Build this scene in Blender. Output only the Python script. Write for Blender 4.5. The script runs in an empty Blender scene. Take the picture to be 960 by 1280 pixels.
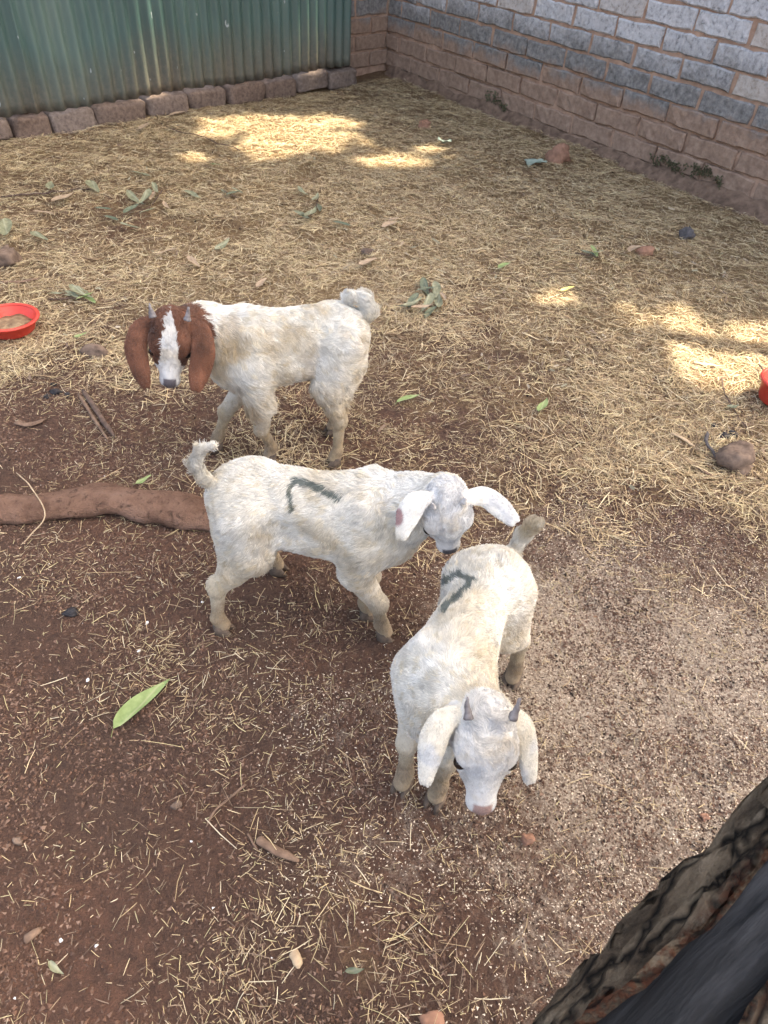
import bpy, math, random
import numpy as np
from mathutils import Matrix, Vector
from mathutils.kdtree import KDTree
rng = np.random.default_rng(7); random.seed(7)
scene = bpy.context.scene
col = scene.collection

# ------------------------------------------------------------------ camera
FPX, PITCH, ROLL, CAMH = 888.0, math.radians(43.5), math.radians(5.0), 1.30
F_ = np.array([0, math.cos(PITCH), -math.sin(PITCH)])
R0 = np.array([1.0, 0, 0]); U0 = np.cross(R0, F_)
R_ = math.cos(ROLL) * R0 + math.sin(ROLL) * U0
U_ = -math.sin(ROLL) * R0 + math.cos(ROLL) * U0
CAM = np.array([0, 0, CAMH])
def ray(x, y): return (x - 480) / FPX * R_ + (640 - y) / FPX * U_ + F_
def G(x, y, z=0.0):                                   # photo pixel -> point at height z
    d = ray(x, y); return CAM + (z - CAMH) / d[2] * d
def pix(P):                                           # points -> photo pixels
    v = np.asarray(P, float) - CAM; zc = v @ F_
    zc = np.where(zc < 0.05, 0.05, zc)
    return 480 + FPX * (v @ R_) / zc, 640 - FPX * (v @ U_) / zc
cd = bpy.data.cameras.new('camera'); cam = bpy.data.objects.new('camera', cd); col.objects.link(cam)
cam.matrix_world = Matrix(((R_[0], U_[0], -F_[0], 0), (R_[1], U_[1], -F_[1], 0), (R_[2], U_[2], -F_[2], CAMH), (0, 0, 0, 1)))
cd.sensor_fit = 'VERTICAL'; cd.sensor_height = 24.0; cd.lens = 24.0 * FPX / 1280
cd.clip_start = 0.05; cd.clip_end = 2000
cd.dof.use_dof = True; cd.dof.focus_distance = 1.5; cd.dof.aperture_fstop = 7.0
scene.camera = cam

# ------------------------------------------------------------------ sky, sun, exposure
SUN_EL, SUN_AZ = math.radians(60), math.atan2(0.40, 0.92)           # azimuth measured from +x towards +y
S_ = np.array([math.cos(SUN_EL) * math.cos(SUN_AZ), math.cos(SUN_EL) * math.sin(SUN_AZ), math.sin(SUN_EL)])
w = bpy.data.worlds.new('World'); scene.world = w; w.use_nodes = True
nt = w.node_tree; bg = nt.nodes['Background']
sky = nt.nodes.new('ShaderNodeTexSky'); sky.sky_type = 'NISHITA'; sky.sun_disc = False
sky.sun_elevation = SUN_EL; sky.sun_rotation = math.pi / 2 - SUN_AZ
sky.dust_density = 6.0; sky.air_density = 0.7; sky.ozone_density = 0.2
nt.links.new(sky.outputs[0], bg.inputs[0]); bg.inputs[1].default_value = 0.15
sl = bpy.data.lights.new('sun', 'SUN'); sl.energy = 2.7; sl.angle = math.radians(0.53); sl.color = (1.0, 0.94, 0.85)
so = bpy.data.objects.new('sun', sl); col.objects.link(so); so.location = (6, 3, 12)
so.rotation_euler = Vector(-S_).to_track_quat('-Z', 'Y').to_euler()
scene.view_settings.view_transform = 'Standard'; scene.view_settings.look = 'None'
scene.view_settings.gamma = 1; scene.view_settings.exposure = 2.74
scene.view_settings.use_white_balance = True; scene.view_settings.white_balance_temperature = 7500; scene.view_settings.white_balance_tint = 6
scene.render.engine = 'CYCLES'

# ------------------------------------------------------------------ helpers
def h3(i, j, k, s=0):
    n = (i.astype(np.int64) * 374761393 + j.astype(np.int64) * 668265263 + k.astype(np.int64) * 2147483647 + s * 974711) & 0xFFFFFFFF
    n = ((n ^ (n >> 13)) * 1274126177) & 0xFFFFFFFF
    n = (n ^ (n >> 16)) & 0xFFFFFFFF
    return n / 4294967295.0
def vnoise(P, sc, seed=0):
    P = np.asarray(P, float) * sc
    i = np.floor(P).astype(np.int64); f = P - i; f = f * f * (3 - 2 * f)
    r = 0
    for a in (0, 1):
        for b in (0, 1):
            for c in (0, 1):
                wgt = (f[..., 0] if a else 1 - f[..., 0]) * (f[..., 1] if b else 1 - f[..., 1]) * (f[..., 2] if c else 1 - f[..., 2])
                r = r + wgt * h3(i[..., 0] + a, i[..., 1] + b, i[..., 2] + c, seed)
    return r * 2 - 1
def fbm(P, sc, n=4, seed=0):
    r = 0; a = 1
    for o in range(n): r = r + a * vnoise(P, sc * 2 ** o, seed + o); a *= 0.5
    return r
def smooth(a, b, x):
    t = np.clip((x - a) / (b - a), 0, 1); return t * t * (3 - 2 * t)
def nrm(v): v = np.asarray(v, float); return v / np.maximum(np.linalg.norm(v, axis=-1, keepdims=True), 1e-9)
def mesh_data(name, V, Fc, mat=None, smooth_=False, cols=None):
    V = np.asarray(V, np.float32); me = bpy.data.meshes.new(name)
    if isinstance(Fc, np.ndarray):
        n, k = Fc.shape
        me.vertices.add(len(V)); me.vertices.foreach_set('co', V.ravel())
        me.loops.add(n * k); me.loops.foreach_set('vertex_index', Fc.astype(np.int32).ravel())
        me.polygons.add(n); me.polygons.foreach_set('loop_start', np.arange(0, n * k, k, dtype=np.int32))
        me.update(calc_edges=True)
    else:
        me.from_pydata([tuple(map(float, v)) for v in V], [], Fc); me.update()
    me.validate()
    if smooth_: me.polygons.foreach_set('use_smooth', [True] * len(me.polygons))
    if cols is not None:
        c = np.ones((len(V), 4), np.float32); c[:, :3] = cols
        at = me.attributes.new('col', 'FLOAT_COLOR', 'POINT'); at.data.foreach_set('color', c.ravel())
    if mat: me.materials.append(mat)
    return me
def link(name, data, parent=None, loc=None, **props):
    o = bpy.data.objects.new(name, data); col.objects.link(o)
    if parent is not None: o.parent = parent
    if loc is not None: o.location = [float(c) for c in loc]
    for k, v in props.items(): o[k] = v
    return o
def obj(name, V, Fc, mat, parent=None, smooth_=False, cols=None, **props):
    return link(name, mesh_data(name, V, Fc, mat, smooth_, cols), parent, **props)
def thing(name, loc, label, cat, group=None):
    o = link(name, None, None, loc); o['label'] = label; o['category'] = cat
    o.empty_display_size = 0.1
    if group: o['group'] = group
    return o
def tag(o, label, cat, group=None):
    o['label'] = label; o['category'] = cat
    if group: o['group'] = group
    return o
def grid_faces(nu, nv, wrap=False):
    i, j = np.meshgrid(np.arange(nu if wrap else nu - 1), np.arange(nv - 1), indexing='ij')
    a = (i * nv + j).ravel(); b = (((i + 1) % nu) * nv + j).ravel()
    return np.stack([a, b, b + 1, a + 1], 1)
def tube(pts, rad, sides=10, lump=0.0, lsc=10, seed=0, flat=1.0, caps=True):
    pts = np.asarray(pts, float); n = len(pts); rad = np.broadcast_to(np.asarray(rad, float), (n,))
    T = nrm(np.gradient(pts, axis=0)); ref = np.array([0, 0, 1.0]) if abs(T[:, 2]).mean() < 0.8 else np.array([1.0, 0, 0])
    A = nrm(np.cross(T, ref)); B = np.cross(A, T)
    th = np.linspace(0, 2 * math.pi, sides, endpoint=False)
    D = A[:, None] * np.cos(th)[None, :, None] + B[:, None] * np.sin(th)[None, :, None] * flat
    V = pts[:, None] + D * rad[:, None, None]
    if lump: V = V + D * (fbm(V, lsc, 3, seed) * lump)[..., None]
    V = V.reshape(-1, 3)
    fs = [(i * sides + j, i * sides + (j + 1) % sides, (i + 1) * sides + (j + 1) % sides, (i + 1) * sides + j) for i in range(n - 1) for j in range(sides)]
    if caps: fs += [tuple(range(sides - 1, -1, -1)), tuple((n - 1) * sides + j for j in range(sides))]
    return V, fs
def spline(P, n):
    P = np.asarray(P, float); m = len(P)
    Q = np.vstack([2 * P[0] - P[1], P, 2 * P[-1] - P[-2]]); out = []
    for t in np.linspace(0, m - 1, n):
        i = min(int(t), m - 2); f = t - i; a, b, c, d = Q[i:i + 4]
        out.append(0.5 * (2 * b + (c - a) * f + (2 * a - 5 * b + 4 * c - d) * f * f + (3 * b - a - 3 * c + d) * f ** 3))
    return np.array(out)
def sphere_grid(nu=16, nv=10):
    V = [(0, 0, 1)]
    for j in range(1, nv):
        for i in range(nu):
            t = math.pi * j / nv; p = 2 * math.pi * i / nu; V.append((math.sin(t) * math.cos(p), math.sin(t) * math.sin(p), math.cos(t)))
    V.append((0, 0, -1)); fs = [(0, 1 + i, 1 + (i + 1) % nu) for i in range(nu)]
    for j in range(nv - 2):
        a = 1 + j * nu
        fs += [(a + i, a + nu + i, a + nu + (i + 1) % nu, a + (i + 1) % nu) for i in range(nu)]
    a = 1 + (nv - 2) * nu; fs += [(a + (i + 1) % nu, a + i, len(V) - 1) for i in range(nu)]
    return np.array(V, float), fs

# ------------------------------------------------------------------ materials
class MAT:
    def __init__(s, name, rough=0.85, spec=0.3):
        s.m = bpy.data.materials.new(name); s.m.use_nodes = True; s.t = s.m.node_tree; s.b = s.t.nodes['Principled BSDF']
        s.b.inputs['Roughness'].default_value = rough; s.b.inputs['Specular IOR Level'].default_value = spec
    def n(s, typ, **kw):
        nd = s.t.nodes.new(typ)
        for k, v in kw.items(): setattr(nd, k, v)
        return nd
    def l(s, a, b): s.t.links.new(a, b)
    def pos(s, obj_=False):
        return s.n('ShaderNodeTexCoord').outputs['Object'] if obj_ else s.n('ShaderNodeNewGeometry').outputs['Position']
    def noise(s, vec, scale, detail=4, rough=0.55, dist=0.0, stretch=None):
        if stretch:
            mp = s.n('ShaderNodeMapping'); mp.inputs['Scale'].default_value = stretch; s.l(vec, mp.inputs[0]); vec = mp.outputs[0]
        nd = s.n('ShaderNodeTexNoise'); nd.inputs['Scale'].default_value = scale; nd.inputs['Detail'].default_value = detail
        nd.inputs['Roughness'].default_value = rough; nd.inputs['Distortion'].default_value = dist; s.l(vec, nd.inputs['Vector'])
        return nd.outputs['Fac']
    def ramp(s, fac, stops):
        r = s.n('ShaderNodeValToRGB'); e = r.color_ramp.elements
        while len(e) < len(stops): e.new(0.5)
        for k, (p, c) in enumerate(stops):
            e[k].position = p; e[k].color = (*c, 1) if not isinstance(c, (int, float)) else (c, c, c, 1)
        s.l(fac, r.inputs[0]); return r.outputs[0]
    def mix(s, fac, a, b, mode='MIX'):
        m = s.n('ShaderNodeMix', data_type='RGBA', blend_type=mode)
        for k, v in ((0, fac), (6, a), (7, b)):
            if isinstance(v, (int, float)): m.inputs[k].default_value = v
            elif isinstance(v, tuple): m.inputs[k].default_value = (*v, 1)
            else: s.l(v, m.inputs[k])
        return m.outputs[2]
    def math(s, op, a, b=0.0):
        m = s.n('ShaderNodeMath', operation=op)
        for k, v in ((0, a), (1, b)):
            if isinstance(v, (int, float)): m.inputs[k].default_value = v
            else: s.l(v, m.inputs[k])
        return m.outputs[0]
    def color(s, c):
        if isinstance(c, tuple): s.b.inputs['Base Color'].default_value = (*c, 1)
        else: s.l(c, s.b.inputs['Base Color'])
        return s
    def bump(s, h, strength=0.5, dist=0.005):
        b = s.n('ShaderNodeBump'); b.inputs['Strength'].default_value = strength; b.inputs['Distance'].default_value = dist
        s.l(h, b.inputs['Height']); s.l(b.outputs[0], s.b.inputs['Normal']); return s
    def attr(s, name='col'): return s.n('ShaderNodeAttribute', attribute_name=name)
def simple(name, c1, c2, scale=20, rough=0.85, bump=0.4, bd=0.003, spec=0.3, objc=False):
    m = MAT(name, rough, spec); f = m.noise(m.pos(objc), scale, 6); m.color(m.ramp(f, [(0.3, c1), (0.7, c2)])); m.bump(f, bump, bd); return m.m

# soil with matted hay
m = MAT('soil', 0.95, 0.15); p = m.pos(); st = m.attr('straw').outputs['Fac']; ch = m.attr('chips').outputs['Fac']
n1 = m.noise(p, 2.2, 5); n2 = m.noise(p, 60, 6, 0.65); n3 = m.noise(p, 260, 4, 0.7)
soil = m.mix(m.ramp(n1, [(0.38, 0.0), (0.62, 1.0)]), (0.128, 0.080, 0.060), (0.185, 0.097, 0.067))
soil = m.mix(m.ramp(n2, [(0.3, 1.0), (0.62, 0.0)]), soil, (0.09, 0.056, 0.044))
soil = m.mix(m.ramp(m.noise(p, 420, 3, .8), [(.30, .75), (.45, 0.)]), soil, (0.045, 0.028, 0.022))
soil = m.mix(m.ramp(n3, [(0.58, 0.0), (0.72, 0.8)]), soil, (0.21, 0.135, 0.10))
hv1 = m.noise(p, 55, 5, 0.7, 1.5, (1, 4, 1)); hv2 = m.noise(p, 55, 5, 0.7, 1.5, (4, 1, 1))
hay = m.mix(m.ramp(m.math('MAXIMUM', hv1, hv2), [(0.45, 0.0), (0.7, 1.0)]), (0.17, 0.105, 0.055), (0.42, 0.30, 0.16))
k = m.math('ADD', st, m.math('MULTIPLY', m.math('SUBTRACT', m.noise(p, 9, 6, 0.7), 0.5), 1.3))
base = m.mix(m.ramp(k, [(0.42, 0.0), (0.85, 0.85)]), soil, hay)
chc = m.ramp(m.noise(p, 210, 3, 0.7), [(0.36, (0.15, 0.105, 0.078)), (0.48, (0.44, 0.345, 0.265)), (0.64, (0.66, 0.56, 0.45))])
kc = m.math('ADD', ch, m.math('MULTIPLY', m.math('SUBTRACT', m.noise(p, 26, 6, 0.75), 0.5), 1.2))
base = m.mix(m.ramp(kc, [(0.42, 0.0), (0.8, 0.85)]), base, chc)
m.color(base); m.bump(m.math('ADD', n2, m.math('MULTIPLY', n3, 0.5)), 1.0, 0.022); M_soil = m.m

m = MAT('straw', 0.6, 0.35); m.color(m.attr().outputs['Color']); M_straw = m.m
m = MAT('crumb', 0.95, 0.1); m.color(m.attr().outputs['Color']); M_crumb = m.m

# wall bricks: whitewashed grey cement brick, splashed with mud near the ground
def brick_mat(name, mud_top, mud_soft):
    m = MAT(name, 0.92, 0.2); p = m.pos(); rnd = m.n('ShaderNodeObjectInfo').outputs['Random']
    sep = m.n('ShaderNodeSeparateXYZ'); m.l(p, sep.inputs[0]); z = sep.outputs[2]
    g1 = m.noise(p, 45, 6, 0.7); g2 = m.noise(p, 9, 5, 0.6)
    grey = m.ramp(g1, [(0.30, (0.10, 0.095, 0.092)), (0.5, (0.20, 0.19, 0.182)), (0.7, (0.32, 0.30, 0.28))])
    white = m.ramp(g1, [(0.30, (0.17, 0.165, 0.165)), (0.46, (0.44, 0.43, 0.435)), (0.72, (0.62, 0.61, 0.61))])
    wf = m.math('ADD', m.math('MULTIPLY', m.math('SUBTRACT', z, 0.42), 5.5), m.math('ADD', m.math('MULTIPLY', rnd, 0.9), m.math('MULTIPLY', g2, 1.2)))
    c = m.mix(m.ramp(wf, [(0.95, 0.0), (1.0, 1.0)]) if False else m.math('SMOOTH_MIN', 1.0, m.math('MAXIMUM', 0.0, m.math('SUBTRACT', wf, 1.15))), grey, white)
    tan = m.ramp(m.noise(p, 30, 6, 0.65), [(0.3, (0.21, 0.135, 0.10)), (0.6, (0.33, 0.225, 0.165)), (0.8, (0.42, 0.30, 0.235))])
    c = m.mix(m.math('MULTIPLY', m.ramp(m.math('MULTIPLY', rnd, 1.0), [(0.93, 0.0), (0.97, 0.5)]), 1.0), c, (0.42, 0.29, 0.17))
    mf = m.math('ADD', z, m.math('MULTIPLY', m.math('SUBTRACT', g2, 0.5), 0.22)); mf = m.math('ADD', mf, m.math('MULTIPLY', m.math('SUBTRACT', rnd, 0.5), 0.08))
    mm = m.n('ShaderNodeMapRange'); mm.inputs[1].default_value = mud_top - mud_soft; mm.inputs[2].default_value = mud_top + mud_soft
    mm.inputs[3].default_value = 0.97; mm.inputs[4].default_value = 0.0; m.l(mf, mm.inputs[0])
    c = m.mix(mm.outputs[0], c, tan)
    m.color(c); m.bump(g1, 0.8, 0.006); return m.m
M_brick = brick_mat('cement_brick', 0.335, 0.035)
M_mortar = simple('mud_mortar', (0.27, 0.165, 0.115), (0.47, 0.31, 0.225), 22, 0.95, 0.7, 0.006)
M_plinth = simple('mud_plinth', (0.10, 0.064, 0.045), (0.23, 0.150, 0.107), 26, 0.95, 1.0, 0.02)
m = MAT('footing_brick', 0.95, 0.15); rnd = m.n('ShaderNodeObjectInfo').outputs['Random']; g1 = m.noise(m.pos(), 50, 6, 0.7)
c1 = m.ramp(g1, [(0.3, (0.085, 0.055, 0.042)), (0.7, (0.23, 0.155, 0.115))]); c2 = m.ramp(g1, [(0.3, (0.11, 0.082, 0.068)), (0.7, (0.27, 0.21, 0.175))])
m.color(m.mix(rnd, c1, c2)); m.bump(g1, 0.9, 0.008); M_foot = m.m
# green painted corrugated sheet, rusty and muddy at the foot
m = MAT('green_sheet', 0.36, 0.5); p = m.pos(); sep = m.n('ShaderNodeSeparateXYZ'); m.l(p, sep.inputs[0])
g1 = m.noise(p, 3, 5, 0.6, 0, (1, 1, 0.25)); g2 = m.noise(p, 40, 5, 0.7)
paint = m.ramp(g1, [(0.3, (0.042, 0.078, 0.072)), (0.55, (0.068, 0.118, 0.107)), (0.75, (0.12, 0.17, 0.145))])
rm = m.n('ShaderNodeMapRange'); rm.inputs[1].default_value = 0.08; rm.inputs[2].default_value = 0.42; rm.inputs[3].default_value = 0.62; rm.inputs[4].default_value = 0.0
m.l(m.math('ADD', sep.outputs[2], m.math('MULTIPLY', m.math('SUBTRACT', g1, 0.5), 0.35)), rm.inputs[0])
rust = m.ramp(g2, [(0.35, (0.10, 0.062, 0.042)), (0.65, (0.20, 0.13, 0.09))])
c = m.mix(rm.outputs[0], paint, rust)
c = m.mix(m.ramp(m.noise(p, 26, 2, 0.5, 0, (1, 1, 0.5)), [(0.735, 0.0), (0.755, 0.8)]), c, (0.42, 0.45, 0.46))
m.color(c); m.bump(g2, 0.15, 0.002); m.b.inputs['Metallic'].default_value = 0.0; M_sheet = m.m

m = MAT('mud_caked_log', 0.95, 0.15); p = m.pos(); a1 = m.noise(p, 14, 6, 0.65); a2 = m.noise(p, 120, 5, 0.7)
c = m.ramp(a1, [(0.32, (0.17, 0.095, 0.066)), (0.52, (0.27, 0.158, 0.112)), (0.7, (0.33, 0.205, 0.152))]); c = m.mix(m.ramp(a2, [(0.55, 0.0), (0.75, 0.6)]), c, (0.10, 0.062, 0.048))
c = m.mix(m.ramp(m.noise(p, 34, 6, .75, .6), [(.34, .85), (.46, 0.)]), c, (0.07, 0.043, 0.032)); c = m.mix(m.ramp(m.noise(p, 220, 3, .7), [(.62, 0.), (.72, .6)]), c, (0.33, 0.23, 0.17))
m.color(c); m.bump(m.math('ADD', a1, m.math('MULTIPLY', a2, .6)), 1.0, 0.03); M_log = m.m
M_red = simple('red_plastic', (0.55, 0.045, 0.03), (0.66, 0.075, 0.05), 14, 0.42, 0.1, 0.001, 0.45)
M_stone = simple('brown_stone', (0.085, 0.056, 0.042), (0.23, 0.162, 0.122), 38, 0.9, 0.7, 0.006)
M_ostone = simple('orange_brick_piece', (0.20, 0.105, 0.07), (0.34, 0.185, 0.125), 40, 0.9, 0.7, 0.006)
M_dark = simple('dark_dung', (0.012, 0.012, 0.016), (0.05, 0.042, 0.04), 60, 0.6, 0.6, 0.004)
M_dstone = simple('dark_stone', (0.05, 0.047, 0.05), (0.13, 0.115, 0.115), 50, 0.85, 0.7, 0.004)
M_stick = simple('dark_stick', (0.06, 0.04, 0.032), (0.16, 0.105, 0.08), 60, 0.9, 0.5, 0.003)
M_pale = simple('pale_wood_chip', (0.35, 0.25, 0.16), (0.55, 0.42, 0.28), 60, 0.85, 0.4, 0.002)
M_bark_piece = simple('bark_chip', (0.12, 0.075, 0.052), (0.23, 0.15, 0.105), 50, 0.9, 0.6, 0.003)
M_plastic = simple('pale_green_plastic', (0.20, 0.26, 0.21), (0.32, 0.37, 0.31), 30, 0.5, 0.3, 0.002)
M_white = simple('white_fleck', (0.62, 0.62, 0.62), (0.8, 0.8, 0.8), 30, 0.6, 0.2, 0.001)
M_moss = simple('moss', (0.055, 0.055, 0.03), (0.14, 0.13, 0.075), 60, 0.95, 0.6, 0.004)
def leaf_mat(name, c1, c2, rib):
    m = MAT(name, 0.55, 0.35); p = m.pos(True); sep = m.n('ShaderNodeSeparateXYZ'); m.l(p, sep.inputs[0])
    f = m.noise(p, 60, 5, 0.6); c = m.ramp(f, [(0.3, c1), (0.7, c2)])
    r = m.ramp(m.math('ABSOLUTE', sep.outputs[1]), [(0.0006, 1.0), (0.0018, 0.0)]); c = m.mix(m.math('MULTIPLY', r, 0.6), c, rib); m.color(c); m.bump(f, 0.2, 0.001); return m.m
M_leaf = dict(green=leaf_mat('fresh_green_leaf', (0.155, 0.22, 0.075), (0.25, 0.32, 0.13), (0.36, 0.37, 0.2)),
              grey=leaf_mat('grey_green_leaf', (0.14, 0.145, 0.085), (0.28, 0.275, 0.17), (0.36, 0.36, 0.26)),
              dark=leaf_mat('dark_green_leaf', (0.075, 0.095, 0.06), (0.15, 0.17, 0.11), (0.2, 0.2, 0.14)),
              tan=leaf_mat('dry_tan_leaf', (0.26, 0.18, 0.12), (0.42, 0.31, 0.21), (0.4, 0.3, 0.2)),
              yellow=leaf_mat('yellow_leaf', (0.45, 0.36, 0.09), (0.55, 0.46, 0.15), (0.5, 0.45, 0.2)))
m = MAT('crown_leaf', 0.6, 0.3); f = m.noise(m.pos(), 3, 3); m.color(m.ramp(f, [(0.3, (0.045, 0.075, 0.03)), (0.7, (0.09, 0.12, 0.055))])); M_crown = m.m
M_trunk = simple('eucalyptus_bark', (0.16, 0.11, 0.085), (0.34, 0.27, 0.22), 6, 0.9, 0.6, 0.02)

# ------------------------------------------------------------------ layout of the ground cover (photo pixel, density)
STRAW = np.array([(60,200,.75),(300,170,1),(200,210,.85),(480,130,.7),(500,220,.95),(620,180,.85),(700,230,.8),(60,240,.62),(150,270,.60),(850,260,.95),(500,300,.9),(200,330,.85),(60,340,.7),
 (380,300,.85),(650,400,.75),(590,430,.5),(850,420,.85),(930,600,.85),(560,480,.62),(480,560,.42),(700,520,.66),(800,560,.85),(650,590,.6),(740,640,.5),(90,480,.3),(60,540,.02),(30,590,.0),
 (200,540,.35),(300,560,.35),(140,600,.25),(100,700,.10),(200,720,.2),(60,820,.06),(250,820,.36),(290,900,.33),(350,960,.33),(100,950,.04),(60,1050,.0),(180,1060,.08),(230,1120,.14),(420,1130,.42),
 (480,1200,.45),(340,1230,.3),(100,1200,.10),(30,1260,.03),(560,1210,.28),(620,1120,.07),(700,1050,.03),(800,900,.02),(750,780,.02),(700,710,.1),(880,700,.2),(920,850,.04),(560,560,.45),(420,830,.06),
 (450,900,.06),(370,760,.1),(500,1050,.15),(20,420,.7),(130,420,.6),(750,350,.85),(960,500,.8),(950,720,.4),(700,1250,.25)], float)
CHIP = np.array([(740,760,1),(850,850,.95),(700,680,.55),(750,1000,.75),(650,1080,.55),(880,700,.5),(450,900,.42),(380,1000,.3),(560,1180,.3),(700,1150,.55),(250,1000,.12),(100,900,.05),(60,700,.03),(300,700,.1),
 (640,600,.15),(900,950,.7),(500,1080,.45),(480,560,.05),(950,620,.05),(300,400,0),(700,400,0),(500,200,0),(100,1150,.05),(400,1250,.15),(800,560,.05),(930,800,.8),(430,780,.25),(660,820,.9)], float)
def field(P, K, s=70.0):
    x, y = pix(P); x = np.clip(x, -150, 1110); y = np.clip(y, 100, 1400)
    num = np.zeros(len(P)); den = np.zeros(len(P)) + 1e-12
    for a, b, d in K:
        wt = 1.0 / (((x - a) ** 2 + ((y - b) * 1.15) ** 2) / s ** 2 + 0.12) ** 2
        num += wt * d; den += wt
    return num / den
def P3(x, y): return np.stack([x, y, np.zeros_like(x)], -1)
def height(x, y):
    P = P3(x, y); far = smooth(1.6, 3.0, y)
    near = np.exp(-((np.abs(x) / 9) ** 4 + ((y - 3) / 9) ** 4))
    h = 0.010 * fbm(P, 1.3, 3, 3) + 0.0045 * fbm(P, 9, 3, 11) * (1 + far) + 0.0022 * fbm(P, 38, 2, 17)
    return h * near - 0.004
def axis(lo, hi, step, far):
    core = np.arange(lo, hi + step / 2, step); out = []; d = step; e = 0
    while e < far: d *= 1.35; e += d; out.append(e)
    out = np.array(out); return np.concatenate([(lo - out)[::-1], core, hi + out])
gx = axis(-3.4, 3.2, 0.02, 400); gy = axis(0.1, 6.4, 0.02, 400)
X, Y = np.meshgrid(gx, gy, indexing='ij'); x1, y1 = X.ravel(), Y.ravel()
V = np.stack([x1, y1, height(x1, y1)], 1)
gme = mesh_data('ground', V, grid_faces(len(gx), len(gy)), M_soil, True)
P0 = P3(x1, y1)
for nm, K in (('straw', STRAW), ('chips', CHIP)):
    a = gme.attributes.new(nm, 'FLOAT', 'POINT'); a.data.foreach_set('value', field(P0, K).astype(np.float32))
link('ground', gme, kind='structure')

# ------------------------------------------------------------------ brick wall with its return, and the plinth
WA = G(760, 197); WB = G(960, 274); Wd = nrm(WB - WA); Wn = np.array([-Wd[1], Wd[0], 0.0])
if Wn @ (CAM - WA) < 0: Wn = -Wn                       # Wn points into the pen
S_COR = -2.172
LC = G(0, 178.7); LD = G(457, 104); Le = nrm(LD - LC); Ln = np.array([Le[1], -Le[0], 0.0])
if Ln @ (CAM - LC) < 0: Ln = -Ln
def brick_mesh(L, H, T, seed, rough=0.0035):
    nu, nv = 9, 4; r = 0.007
    us = np.concatenate([[-L / 2, -L / 2 + r], np.linspace(-L / 2, L / 2, nu)[1:-1], [L / 2 - r, L / 2]])
    vs = np.concatenate([[-H / 2, -H / 2 + r], [0], [H / 2 - r, H / 2]])
    U, W = np.meshgrid(us, vs, indexing='ij')
    edge = np.minimum(L / 2 - np.abs(U), H / 2 - np.abs(W)); dep = np.where(edge < 1e-6, -0.008, 0.0)
    P = np.stack([U, dep, W], -1).reshape(-1, 3); nz = fbm(P + seed * 3.1, 28, 3, seed) * rough + fbm(P + seed * 5.3, 7, 2, seed) * rough * 1.2; P[:, 1] += nz
    P[:, 0] += fbm(P + seed, 30, 2, seed + 5) * 0.006; P[:, 2] += fbm(P + seed, 24, 3, seed + 9) * 0.0055
    a, b = len(us), len(vs); F = [tuple(f) for f in grid_faces(a, b)[:, ::1]]
    ring = [(i, 0) for i in range(a)] + [(a - 1, j) for j in range(1, b)] + [(i, b - 1) for i in range(a - 2, -1, -1)] + [(0, j) for j in range(b - 2, 0, -1)]
    n0 = len(P); ids = [i * b + j for i, j in ring]
    back = P[ids].copy(); back[:, 1] = -T; P = np.vstack([P, back]); m_ = len(ids)
    F += [(ids[(k + 1) % m_], ids[k], n0 + k, n0 + (k + 1) % m_) for k in range(m_)] + [tuple(n0 + k for k in range(m_ - 1, -1, -1))]
    return P, F
def wall(name, A, d, n, s0, s1, zb, courses, label, off):
    root = thing(name, (0, 0, 0), label, 'wall')
    ang = math.atan2(d[1], d[0]); flip = (np.cross([0, 0, 1.0], d) @ n) < 0
    Lp, Hp = 0.310, 0.105; ztop = zb + courses * Hp
    # mortar core, recessed
    ns, nz = int((s1 - s0) / 0.03), int(ztop / 0.022)
    ss, zz = np.meshgrid(np.linspace(s0, s1, ns), np.linspace(-0.15, ztop, nz), indexing='ij')
    V = A + ss[..., None] * d + zz[..., None] * np.array([0, 0, 1.0]); V = V.reshape(-1, 3); V[:, 2] = zz.ravel()
    V = V + n * (-0.006 - 0.010 * smooth(.42, .30, V[:, 2]) * smooth(-.45, .25, fbm(V, 7, 3, 15)) + 0.005 * fbm(V, 18, 3, 5) * 0.7)[:, None]
    Fq = grid_faces(ns, nz); nv = len(V); bk = V - n * 0.14
    obj('mortar', np.vstack([V, bk]), np.vstack([Fq, Fq[:, ::-1] + nv,
        np.array([[i * nz + nz - 1, (i + 1) * nz + nz - 1, nv + (i + 1) * nz + nz - 1, nv + i * nz + nz - 1] for i in range(ns - 1)]),
        np.array([[i, i + 1, nv + i + 1, nv + i] for i in range(nz - 1)]), np.array([[(ns - 1) * nz + i, (ns - 1) * nz + i + 1, nv + (ns - 1) * nz + i + 1, nv + (ns - 1) * nz + i] for i in range(nz - 1)])]), M_mortar, root, True)
    cache = {}
    for c in range(courses):
        zc = zb + (c + 0.5) * Hp; o = off if c % 2 == 0 else off + Lp / 2
        k0 = math.floor((s0 - o) / Lp)
        for k in range(k0, k0 + int((s1 - s0) / Lp) + 3):
            a, b = o + k * Lp, o + (k + 1) * Lp; a2, b2 = max(a, s0), min(b, s1)
            L = b2 - a2 - 0.015
            if L < 0.05: continue
            key = (round(L, 2), random.randrange(5))
            if key not in cache: cache[key] = mesh_data('brick', *brick_mesh(L, Hp - 0.014, 0.1, len(cache) + 1), M_brick)
            br = link('brick', cache[key], root); pc = A + d * ((a2 + b2) / 2 + random.uniform(-.003, .003)) + n * random.uniform(0.002, 0.008)
            br.location = (pc[0], pc[1], zc + random.uniform(-.003, .003))
            br.rotation_euler = (0, random.uniform(-.012, .012), ang + (math.pi if flip else 0) + random.uniform(-.012, .012))
    return root
wall('brick_wall', WA, Wd, Wn, S_COR, 2.6, 0.045, 13, 'rough cement brick wall with whitewashed upper courses and mud splashed foot', -0.01)
WC = WA + Wd * S_COR
RE = nrm(-Le); corner_n = Ln
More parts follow.
